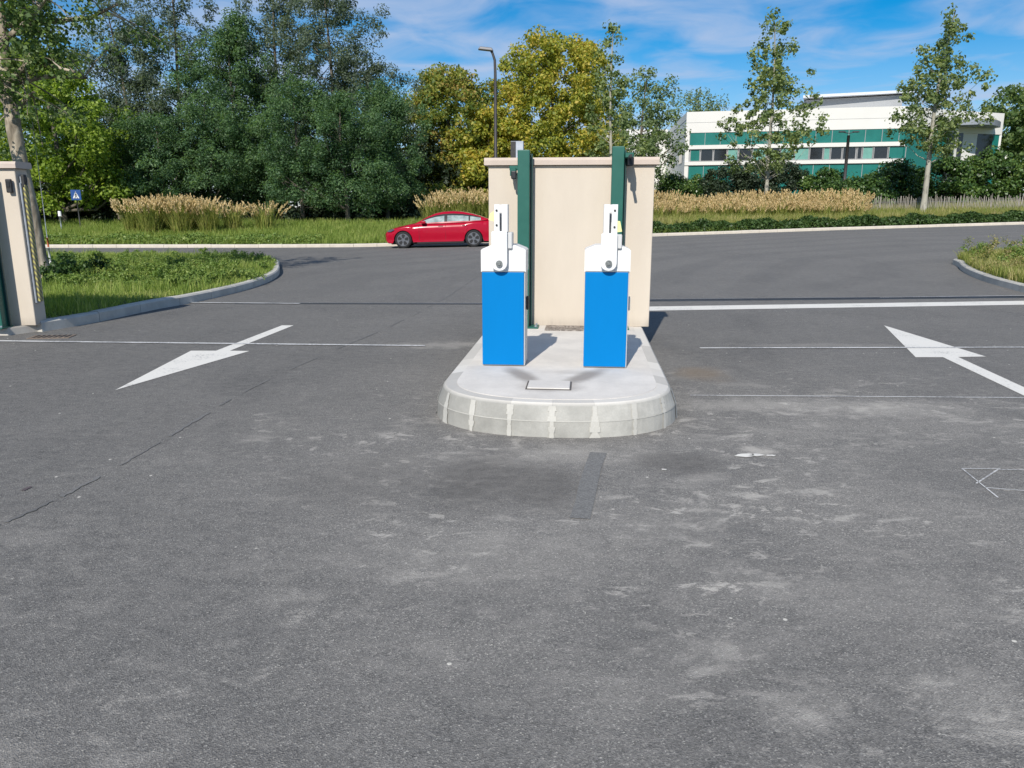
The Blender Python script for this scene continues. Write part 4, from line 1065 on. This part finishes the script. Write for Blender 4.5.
for row, (Y0_, sc) in enumerate([(43.6, .78), (44.9, .9), (46.2, 1.0)]):
    for q_, px in enumerate(np.arange(640 + row * 6, 866 - row * 4, 17)):
        bx = base(px + RNG.uniform(-4, 4), Y0_ + (px - 650) * .004 + RNG.uniform(-.3, .3), .03); s_ = sc * RNG.uniform(.88, 1.1)
        if k == 0: c4.location = bx; c4.scale = (s_,) * 3
        else: dup(c4, bx, RNG.uniform(0, 6), 'beige plumed grass, %s from the wall in the %s row of the long bed' % (ORD[q_], ('front', 'middle', 'back')[row]), float(s_))
        k += 1

# ------------------------------------------------------------------ paling fence
def fence():
    a = Vector(base(852, 46.8, 0)); b_ = Vector(base(1075, 46.5, 0)); t = thing('paling_fence', 'weathered grey paling fence before the laurel bushes at right', 'fence', a)
    d = b_ - a; L_ = d.length; bm = BM(); n = int(L_ / .085)
    for k in range(n):
        p = a.lerp(b_, k / n); z = float(GZ(p.x, p.y)); h = RNG.uniform(.98, 1.22)
        box(bm, (p.x - a.x, p.y - a.y + RNG.normal() * .008, z - a.z + h / 2), (RNG.uniform(.03, .048), .018, h), 0, Matrix.Rotation(RNG.normal() * .04, 4, 'Y'), taper=.7)
    obj('pales', bm, WOODG, t)
    for k in range(0, n, 19):
        p = a.lerp(b_, k / n); z = float(GZ(p.x, p.y)); bm = BM(); tube(bm, [(p.x - a.x, p.y - a.y + .06, z - a.z - .1), (p.x - a.x, p.y - a.y + .06, z - a.z + 1.3)], .04, 8); obj('fence_post', bm, WOODG, t)
    for zz in (.3, .85):
        bm = BM(); tube(bm, [(d.x * q, d.y * q + .02, float(GZ(a.x + d.x * q, a.y + d.y * q)) - a.z + zz) for q in np.linspace(0, 1, 12)], .006, 5); obj('wire', bm, M['galv'], t)
WOODG = bark_mat('weathered_chestnut_wood', (.20, .18, .15), (.34, .31, .27), 3)
fence()

# ------------------------------------------------------------------ office building
BW = plain('white_cladding', (.68, .66, .62), .6, var=.03, scale=.6)
BJ = plain('cladding_joint', (.30, .30, .30), .8)
BG = plain('green_glazed_panel', (.008, .15, .125), .3, var=.15, scale=.8, spec=.6)
BG2 = plain('pale_green_blind', (.14, .33, .28), .4, var=.12, scale=2)
BD = plain('dark_window_glass', (.018, .018, .022), .08, var=.3, spec=.7)
BGREY = plain('grey_plant_room_cladding', (.33, .34, .35), .6, var=.05)
BR = plain('pale_roof_metal', (.60, .62, .66), .4, .2, .04)
YL, YR = 77.0, 72.6
A = at(687, 112, YL); Bx = at(908, 112, YR); 
zt = A.z; zg = float(GZ(A.x, A.y)) - .3
def zl(py): return at(687, py, YL).z
z_g1t, z_g1b, z_w0, z_w1, z_g2t = zl(133), zl(145.3), zl(150), zl(161.7), zl(166)
OB = thing('office_building', 'long white office building with green glazed bands and flat roof', 'building', (A.x, A.y, zg))
fd = Vector((Bx.x - A.x, Bx.y - A.y, 0)); FL = fd.length; fd.normalize(); fn = Vector((fd.y, -fd.x, 0))   # outward
def fp(u, o, z): return Vector((fd.x * u + fn.x * o, fd.y * u + fn.y * o, z - zg))
def fbox(bm, u0, u1, o0, o1, z0, z1):
    v = [bm.verts.new(fp(u, o, z)) for z in (z0, z1) for u, o in ((u0, o0), (u1, o0), (u1, o1), (u0, o1))]
    fs = [bm.faces.new([v[i] for i in q]) for q in ((0, 1, 2, 3), (7, 6, 5, 4), (0, 4, 5, 1), (1, 5, 6, 2), (2, 6, 7, 3), (3, 7, 4, 0))]
    bmesh.ops.recalc_face_normals(bm, faces=fs)
def pxu(px, z):
    best = None
    for k in range(0, 4000):
        u = k / 4000 * FL * 1.1; P = fp(u, 0, z); x_ = A.x + P.x; y_ = A.y + P.y
        q = 512 + FPX * x_ / (y_ * ct - (z - CAMZ) * st)
        if best is None or abs(q - px) < best[0]: best = (abs(q - px), u)
    return best[1]
zm = (z_w0 + z_w1) / 2
bm = BM(); fbox(bm, 0, FL, -14, 0, z_g1t, zt); obj('parapet_wall', bm, BW, OB)
bm = BM(); fbox(bm, .25, FL - .1, -13.8, -.18, zg - zg + zg, z_g1t - .002); obj('core_wall', bm, BGREY, OB)
bm = BM(); fbox(bm, 0, FL, -.6, .05, z_w1 + (z_w0 - z_w1) * 0 - .0 + 0, z_w1 + .0) if False else None
for (za, zb) in ((z_w0, z_g1b), (z_g2t, z_w1)):
    b_ = BM(); fbox(b_, 0, FL, -.17, .12, za + .05, zb - .02); obj('white_band', b_, BW, OB)
b_ = BM(); fbox(b_, 0, .35, -.17, .03, z_g2t - 6, z_g1t - .003); obj('corner_pier', b_, BW, OB)
for (za, zb) in ((z_g1b, z_g1t), (z_g2t - 3.2, z_g2t)):
    b_ = BM(); fbox(b_, .352, FL, -.17, -.05, za, zb - .02); obj('green_panel_band', b_, BG, OB)
    b_ = BM(); u = .352
    while u < FL: fbox(b_, u, u + .05, -.049, -.02, za, zb - .025); u += 1.42
    obj('mullion', b_, BJ, OB)
b_ = BM()
for z in (zt - 1.0,): fbox(b_, .01, FL - .01, .002, .006, z, z + .03)
obj('cladding_joint', b_, BJ, OB)
wins = [(690, 700, 'g'), (700.5, 713, 'd'), (713.5, 727, 'd'), (727.5, 738, 'p'), (738.5, 752, 'd'), (752.5, 766, 'p'), (766.5, 780, 'd'), (780.5, 794, 'p'), (794.5, 809, 'p'), (809.5, 823, 'd'), (823.5, 830, 'p'), (830.5, 842, 'd'), (842.5, 856, 'd'), (857, 862, 'd'), (862.5, 873, 'p'), (873.5, 888, 'd'), (888.5, 906, 'g')]
for (pa, pb, k_) in wins:
    ua, ub = pxu(pa, zm), pxu(pb, zm); b_ = BM(); z0, z1 = z_w1, z_w0 + .05
    f_ = BM()
    fbox(f_, ua, ua + .06, -.16, .0, z0, z1); fbox(f_, ub - .06, ub, -.16, .0, z0, z1); fbox(f_, ua + .06, ub - .06, -.16, .0, z0, z0 + .06); fbox(f_, ua + .06, ub - .06, -.16, .0, z1 - .06, z1)
    wo = obj('window', f_, BJ, OB); fbox(b_, ua + .06, ub - .06, -.15, -.06, z0 + .06, z1 - .06); obj('pane', b_, {'g': BG, 'd': BD, 'p': BG2}[k_], wo)
# left flank and the low wing beyond
def wallseg(name, P, Q, z0, z1, th, mat, parent=OB):
    P = Vector((P.x - A.x, P.y - A.y, 0)); Q = Vector((Q.x - A.x, Q.y - A.y, 0)); d = (Q - P).normalized(); n = Vector((-d.y, d.x, 0)) * th
    b_ = BM(); v = [b_.verts.new((q.x, q.y, z - zg)) for z in (z0, z1) for q in (P, Q, Q + n, P + n)]
    for q in ((0, 1, 2, 3), (7, 6, 5, 4), (0, 4, 5, 1), (1, 5, 6, 2), (2, 6, 7, 3), (3, 7, 4, 0)): b_.faces.new([v[i] for i in q])
    bmesh.ops.recalc_face_normals(b_, faces=b_.faces[:]); return obj(name, b_, mat, parent)
Fk = at(669, 129, 94.0); 
P1 = Vector((A.x - .003, A.y + .01, 0)); P2 = Vector((Fk.x, Fk.y, 0))
wallseg('flank_wall', P1, P2, zg, zt - .003, -.3, BW)
P3 = at(600, 130, 94.3)
wallseg('low_wing_wall', Vector((Fk.x - .01, Fk.y + .3, 0)), Vector((P3.x, P3.y, 0)), zg, Fk.z, -8, BW)
for f0, f1 in ((.12, .28), (.55, .68)):
    q0, q1 = P1.lerp(P2, f0), P1.lerp(P2, f1); o_ = Vector((-.04, 0, 0)); wallseg('window', q0 + o_, q1 + o_, z_w1, z_w0, -.03, BD)
for zz in (z_g1t - .2, z_g1t + 1.2, z_w0): wallseg('flank_joint', P1 + Vector((-.02, 0, 0)), P2 + Vector((-.02, 0, 0)), zz, zz + .05, -.02, BJ)
# right part: recess with a curved canopy
E = at(1005, 111.5, 78.0); Bp = Vector((Bx.x, Bx.y, 0)); C1 = Vector((at(950, 112, 75.5).x, 75.5, 0)); Ep = Vector((E.x, E.y, 0))
wallseg('green_panel_band', Bp, C1, zg, z_g1t - .01, .3, BG)
wallseg('parapet_wall', Bp + Vector((.01, 0, 0)), C1, z_g1t, zt - .004, .3, BW)
zc_ = at(960, 131, 76.5).z
wallseg('parapet_wall', C1, Ep, zc_ - .2, zt - .01, .3, BW)
def sub(a_, b__, fa, fb): return a_.lerp(b__, fa), a_.lerp(b__, fb)
for nm, fa, fb, mt in (('window', .0, .30, BD), ('grey_panel', .302, .56, BW), ('window', .562, .85, BD), ('green_panel_band', .852, 1.0, BG)):
    q0, q1 = sub(C1, Ep, fa, fb); wallseg(nm, q0 + Vector((0, .1, 0)), q1 + Vector((0, .1, 0)), zg, zc_ - .21, .3, mt)
wallseg('end_wall', Ep, Ep + Vector((1.0, 10, 0)), zg, zt - .008, .3, BW)
# canopy
b_ = BM(); cz = at(980, 123, 75).z; pts = []
q0 = at(955, 123, 74.5); q1 = at(1001, 123, 76.5); m_ = 12
for k in range(m_ + 1):
    f = k / m_; p = Vector((q0.x, q0.y, 0)).lerp(Vector((q1.x, q1.y, 0)), f); bow = math.sin(math.pi * f) * 1.6; pts.append((p.x - A.x, p.y - A.y - bow))
pts += [(q1.x - A.x, q1.y - A.y + 2.0), (q0.x - A.x, q0.y - A.y + 1.5)]
prism(b_, pts, cz - zg - .25, cz - zg + .25); obj('canopy', b_, plain('shaded_canopy_metal', (.25, .27, .30), .5, .2, .05), OB)  # canopy metal darkened: its underside shade is put into the colour
cpp = at(955, 150, 75.0); b_ = BM(); tube(b_, [(cpp.x - A.x, 75.0 - A.y, 0), (cpp.x - A.x, 75.0 - A.y, cz - zg - .25)], .15, 12); obj('column', b_, BW, OB)
# plant room on the roof
ra, rb = at(806, 97, 81.0), at(903, 95, 77.3)
wallseg('plant_room', Vector((ra.x, ra.y, 0)), Vector((rb.x, rb.y, 0)), zt - .5, ra.z - .3, 5, BGREY)
wallseg('plant_room_roof', Vector((ra.x - .6, ra.y - .9, 0)), Vector((rb.x + .6, rb.y - .9, 0)), ra.z - .20, ra.z + .05, 7, BR)
rc_ = at(795, 103, 87); wallseg('plant_room_flank', Vector((rc_.x, rc_.y, 0)), Vector((ra.x - .02, ra.y + .3, 0)), zt - .5, ra.z - .35, .2, BGREY)
va = at(876, 92, 80); b_ = BM(); box(b_, (va.x - A.x, va.y - A.y + 2, ra.z - zg + .3), (1.9, 1.2, .35), .02); obj('roof_vent', b_, BJ, OB)
b_ = BM(); fbox(b_, .3, FL - .3, -13.9, -.3, zt - .3, zt - .25); obj('roof', b_, BGREY, OB)

# ------------------------------------------------------------------ lamp posts, signs
DM = plain('dark_grey_lamp_enamel', (.05, .045, .045), .5, var=.1)
lb = Vector(base(496, 37.5)); lh = at(494, 52, 37.5).z - lb.z
t = thing('street_lamp', 'tall grey street lamp with single flat head before the golden trees', 'street lamp', lb)
bm = BM(); tube(bm, [(0, 0, 0), (0, 0, 1.2), (0, 0, 1.25), (0, 0, lh - .9), (-.02, 0, lh - .35), (-.12, 0, lh - .05), (-.22, 0, lh + .10)], [.11, .11, .085, .065, .06, .055, .05], 12); obj('pole', bm, DM, t)
bm = BM(); box(bm, (-.42, 0, lh + .13), (.72, .34, .14), .04, Matrix.Rotation(R(6), 4, 'Y'), seg=2, taper=.75); obj('lamp_head', bm, plain('lamp_head_grey', (.18, .18, .19), .4), t)
bm = BM(); box(bm, (-.45, 0, lh + .075), (.36, .2, .02), .005, Matrix.Rotation(R(6), 4, 'Y')); obj('lens', bm, plain('lamp_lens', (.5, .5, .48), .2), t)
l2 = Vector(base(842, 58)); l2h = at(843, 131, 58).z - l2.z
t = thing('street_lamp', 'dark two armed lamp post in front of the white building', 'street lamp', l2)
bm = BM(); tube(bm, [(0, 0, 0), (0, 0, l2h - .3)], [.13, .10], 10); obj('pole', bm, DM, t)
for s_ in (-1, 1):
    bm = BM(); box(bm, (s_ * .22, 0, l2h - .12), (.40, .10, .05), .01, Matrix.Rotation(R(-12 * s_), 4, 'Y')); box(bm, (s_ * .50, 0, l2h - .06), (.42, .26, .09), .02, seg=2); obj('lamp_arm', bm, DM, t)
sb = Vector(base(81, 39.5)); stz = at(76, 195, 39.5).z - sb.z
t = thing('road_sign', 'blue square pedestrian crossing sign on a thin pole at left', 'road sign', sb, R(12))
bm = BM(); tube(bm, [(0, 0, 0), (-.02, 0, stz + .30)], .03, 8); obj('pole', bm, M['iron'], t)
bm = BM(); box(bm, (-.02, -.045, stz), (.46, .02, .50), .004); obj('sign_plate', bm, plain('sign_blue', (.015, .07, .25), .4, var=.03), t)
bm = BM(); v = [bm.verts.new(q) for q in ((-.17, -.0575, stz - .16), (.13, -.0575, stz - .16), (-.02, -.0575, stz + .17))]; bm.faces.new(v)
obj('white_triangle', bm, M['white'], t)
bm = BM(); tube(bm, [(-.02, -.060, stz + .09), (-.02, -.060, stz + .12)], .022, 8); tube(bm, [(-.02, -.060, stz + .06), (-.02, -.060, stz - .05)], .022, 6)
for s_ in (-1, 1): tube(bm, [(-.02, -.060, stz - .04), (-.02 + s_ * .07, -.060, stz - .17)], .014, 6); tube(bm, [(-.02, -.060, stz + .05), (-.02 + s_ * .06, -.060, stz - .02)], .010, 6)
obj('walker_symbol', bm, M['black'], t)
bb = Vector(base(62, 39.0)); bh = at(62, 211, 39).z - bb.z
t = thing('marker_post', 'small grey post with white head left of the crossing sign', 'post', bb)
bm = BM(); tube(bm, [(0, 0, 0), (0, 0, bh - .25)], .035, 8); obj('shaft', bm, M['galv'], t)
bm = BM(); tube(bm, [(0, 0, bh - .25), (0, 0, bh - .02), (0, 0, bh)], [.075, .075, .05], 12); obj('head', bm, M['white'], t)

# ------------------------------------------------------------------ red car (nose towards -x)
def car():
    xf = pxw(388.2, 31.8, .6); cy = 31.85 + .92; cx = xf + 4.69 / 2 - .16
    z0 = float(RZ(cx, cy)); slope = (float(RZ(cx + 1.4, cy)) - float(RZ(cx - 1.4, cy))) / 2.8
    t = thing('parked_car', 'red four door saloon car parked along the far kerb', 'car', (cx, cy, z0 + .004)); t.rotation_euler = (0, -math.atan(slope), 0)
    def Pm(n, col, **k): 
        q = NT(n); q.set('Base Color', (*col, 1)); 
        for a_, b_ in k.items(): q.set(a_.replace('_', ' '), b_)
        return q.m
    red = plain('red_car_paint', (.36, .002, .020), .22, 0, .03, 3, spec=.25, coat=.25)
    glass = plain('car_glass', (.30, .36, .34), .04, var=.5, scale=3, spec=1.0, coat=.8)
    roofg = plain('red_sheen_roof_glass', (.05, .012, .015), .1, var=.1, spec=.8)  # red tint paints a reddish reflection into the dark glass
    trim = plain('black_trim', (.012, .012, .013), .5)
    tyre = plain('tyre_rubber', (.018, .018, .019), .85); rim = plain('grey_aero_rim', (.17, .175, .19), .4, .6)
    top = [(0, .60), (.06, .66), (.2, .735), (.45, .81), (.9, .905), (1.3, .965), (1.6, .985), (2.4, 1.0), (3.3, 1.02), (3.9, 1.06), (4.25, 1.10), (4.5, 1.09), (4.62, 1.02), (4.69, .93)]
    wid = [(0, .60), (.08, .72), (.25, .83), (.6, .90), (1.0, .92), (2.4, .925), (3.6, .92), (4.2, .88), (4.5, .80), (4.69, .66)]
    bot = [(0, .36), (.1, .22), (.4, .19), (1.2, .235), (3.6, .235), (4.3, .22), (4.6, .34), (4.69, .48)]
    WX = (.76, 3.635); WR = .335; AR = .375
    def zbot(x):
        b_ = lerp_tab(bot, x)
        for wx in WX:
            if abs(x - wx) < AR: b_ = max(b_, WR + math.sqrt(AR ** 2 - (x - wx) ** 2))
        return b_
    xs = sorted(set(list(np.linspace(0, 4.69, 61)) + [wx + AR * math.sin(a) for wx in WX for a in np.linspace(-1.57, 1.57, 13)]))
    nr = 9; bm = BM(); rows = []
    for x in xs:
        zt_, zb_, W = lerp_tab(top, x), zbot(x), lerp_tab(wid, x); r = []
        for j in range(nr):
            q = j / (nr - 1); z = zb_ + (zt_ - .02 - zb_) * q
            g = (z - .5) / .5; ww = W * (1 - .035 * g * g - (.09 * max(0, q - .82) / .18 if q > .82 else 0)) + (-.02 * math.exp(-((z - .36) / .07) ** 2))
            r.append((ww, z))
        r.append((W * .80, zt_ + .005)); r.append((W * .4, zt_ + .022)); r.append((0, zt_ + .03)); rows.append(r)
    def P_(x, y, z): return (x - 4.69 / 2, y, z)
    for s_ in (-1, 1):
        vv = [[bm.verts.new(P_(x, s_ * y, z)) for (y, z) in r] for x, r in zip(xs, rows)]
        for i in range(len(xs) - 1):
            for j in range(len(rows[0]) - 1): bm.faces.new((vv[i][j], vv[i + 1][j], vv[i + 1][j + 1], vv[i][j + 1]))
        for e in (0, -1):
            c_ = bm.verts.new(P_(xs[e], 0, rows[e][0][1]))
            bm.faces.new([c_] + vv[e])
    bmesh.ops.remove_doubles(bm, verts=bm.verts[:], dist=.0008); bmesh.ops.recalc_face_normals(bm, faces=bm.faces[:]); obj('body', bm, red, t, True)
    # underside and sills
    bm = BM(); box(bm, (0, 0, .26), (4.25, 1.30, .22), .03); box(bm, (-4.69/2 + 2.28, 0, .20), (1.95, 1.80, .10), .02); box(bm, (4.69/2 - .33, 0, .33), (.50, 1.62, .18), .04); box(bm, (-4.69/2 + .35, 0, .235), (.50, 1.40, .09), .03)
    box(bm, (0, 0, .55), (3.9, 1.30, .5), .05)
    obj('underbody', bm, trim, t)
    # greenhouse
    roof = [(1.22, .95), (1.5, 1.10), (1.8, 1.255), (2.1, 1.37), (2.4, 1.425), (2.8, 1.443), (3.2, 1.41), (3.6, 1.325), (3.95, 1.215), (4.25, 1.10)]
    xg = list(np.linspace(1.22, 4.25, 50)); cols = []
    for x in xg:
        zr = lerp_tab(roof, x); zb_ = lerp_tab(top, x) - .03; W = lerp_tab(wid, x); zr = max(zr, zb_ + .02); f = min(1, (zr - zb_) / .42); pt = []
        yb = W * .93 - .0; yt = yb - .27 * f
        for q in (0, .12, .30, .5, .7, .88): pt.append((yb + (yt - yb) * q ** 1.25, zb_ + (zr - .045 * f - zb_) * q))
        pt.append((yt - .01, zr - .035 * f)); pt.append((yt * .86, zr - .008)); pt.append((yt * .5, zr + .006)); pt.append((0, zr + .010)); cols.append(pt)
    parts = {}
    def cat_(x, j, h):
        if j <= 4:
            if j == 0: return 'body'
            if x < 1.55 or x > 3.93: return 'body'
            hh = h
            if j == 4 or hh < .13: return 'frame' if j == 4 else 'body'
            if abs(x - 2.53) < .045: return 'pillar'
            if abs(x - 3.50) < .03: return 'pillar'
            return 'w1' if x < 2.53 else ('w2' if x < 3.5 else 'w3')
        if j == 5: return 'rail'
        if j == 6: return 'rail'
        return 'windscreen' if x < 2.12 else ('roof' if x < 3.05 else 'rear')
    for i in range(len(xg) - 1):
        x = (xg[i] + xg[i + 1]) / 2; h = lerp_tab(roof, x) - lerp_tab(top, x)
        for j in range(9):
            for s_ in (-1, 1):
                k_ = cat_(x, j, h)
                if k_ in ('w1', 'w2', 'w3', 'frame', 'rail', 'pillar'): k_ = k_ + ('l' if s_ < 0 else 'r')
                parts.setdefault(k_, []).append([P_(xg[a_], s_ * cols[a_][b_][0], cols[a_][b_][1]) for a_, b_ in ((i, j), (i + 1, j), (i + 1, j + 1), (i, j + 1))])
    nm = {'body': ('cabin_shell', red), 'rail': ('roof_rail', red), 'frame': ('window_frame', trim), 'pillar': ('door_pillar', trim), 'windscreen': ('windscreen', glass), 'roof': ('roof', roofg), 'rear': ('rear_window', glass)}
    for k_, fs in parts.items():
        bm = BM()
        for f in fs: bm.faces.new([bm.verts.new(v) for v in f])
        bmesh.ops.remove_doubles(bm, verts=bm.verts[:], dist=.0008); bmesh.ops.recalc_face_normals(bm, faces=bm.faces[:])
        n_, m_ = nm.get(k_, nm.get(k_[:-1], ('side_window', glass))); obj(n_, bm, m_, t, True)
    # wheels
    for wx in WX:
        for s_ in (-1, 1):
            Mx = Matrix.Translation(P_(wx, s_ * .80, WR)) @ Matrix.Rotation(R(90), 4, 'X')
            bm = BM(); bmesh.ops.create_cone(bm, cap_ends=True, segments=40, radius1=.335, radius2=.335, depth=.225, matrix=Mx)
            bmesh.ops.bevel(bm, geom=[e for e in bm.edges if len(e.link_faces) == 2 and any(len(f.verts) > 4 for f in e.link_faces)], offset=.03, segments=3, affect='EDGES')
            wh = obj('wheel', bm, tyre, t)
            bm = BM(); Mr = Matrix.Translation(P_(wx, s_ * .917, WR)) @ Matrix.Rotation(R(90), 4, 'X'); bmesh.ops.create_cone(bm, cap_ends=True, segments=40, radius1=.245, radius2=.245, depth=.012, matrix=Mr); obj('rim', bm, rim, wh)
            bm = BM(); yy = s_ * .9255
            for k in range(5):
                a = k * 2 * math.pi / 5 + .3; ca, sa = math.cos(a), math.sin(a)
                tri = [(.06, -.035), (.19, -.09), (.232, .0), (.20, .06), (.08, .035)]
                bm.faces.new([bm.verts.new(P_(wx + r_ * ca - o_ * sa, yy, WR + r_ * sa + o_ * ca)) for r_, o_ in tri])
            obj('rim_opening', bm, trim, wh)
            bm = BM()       # dark arch lining
            n_ = 16; r0 = []; r1 = []
            for k in range(n_ + 1):
                a = math.pi * k / n_; r0.append(bm.verts.new(P_(wx + AR * math.cos(a), s_ * .905, WR + AR * math.sin(a)))); r1.append(bm.verts.new(P_(wx + AR * math.cos(a), s_ * .62, WR + AR * math.sin(a))))
            for k in range(n_): bm.faces.new((r0[k], r0[k + 1], r1[k + 1], r1[k]))
            obj('arch_lining', bm, trim, t)
    # lights, mirrors, seams, handles
    for s_ in (-1, 1):
        bm = BM(); v = [(.10, .745, .66), (.26, .842, .66), (.42, .868, .735), (.36, .80, .775), (.18, .74, .73)]
        bm.faces.new([bm.verts.new(P_(x + .0, s_ * (y + .012), z + .004)) for x, y, z in v]); obj('headlight', bm, plain('headlight_glass', (.08, .08, .09), .08, spec=1), t)
        bm = BM(); box(bm, P_(4.52, s_ * .66, .93), (.18, .32, .11), .03, Matrix.Rotation(R(-20 * s_), 4, 'Z')); obj('tail_light', bm, plain('tail_light_red', (.25, .005, .01), .15), t)
        bm = BM(); box(bm, P_(1.62, s_ * .98, 1.02), (.20, .16, .12), .04, seg=3); box(bm, P_(1.64, s_ * .90, .985), (.08, .10, .04), .01); obj('wing_mirror', bm, red, t)
        for xh in (2.30, 3.28):
            bm = BM(); box(bm, P_(xh, s_ * .915, .86), (.20, .012, .022), .004); obj('door_handle', bm, plain('handle_chrome', (.35, .2, .2), .3, .8), t)
        bm = BM()
        for xd in (1.42, 2.50, 3.36):
            tube(bm, [P_(xd, s_ * .905, .30), P_(xd, s_ * .924, .50), P_(xd, s_ * .916, .70), P_(xd + (.0 if xd < 3 else .12), s_ * .893, .90)], .005, 4)
        obj('door_seam', bm, trim, t)
car()

# ------------------------------------------------------------------ render
SC.render.engine = 'CYCLES'
SC.cycles.max_bounces = 6; SC.cycles.transparent_max_bounces = 4; SC.cycles.diffuse_bounces = 3; SC.cycles.glossy_bounces = 3
SC.render.resolution_x = 1024; SC.render.resolution_y = 768
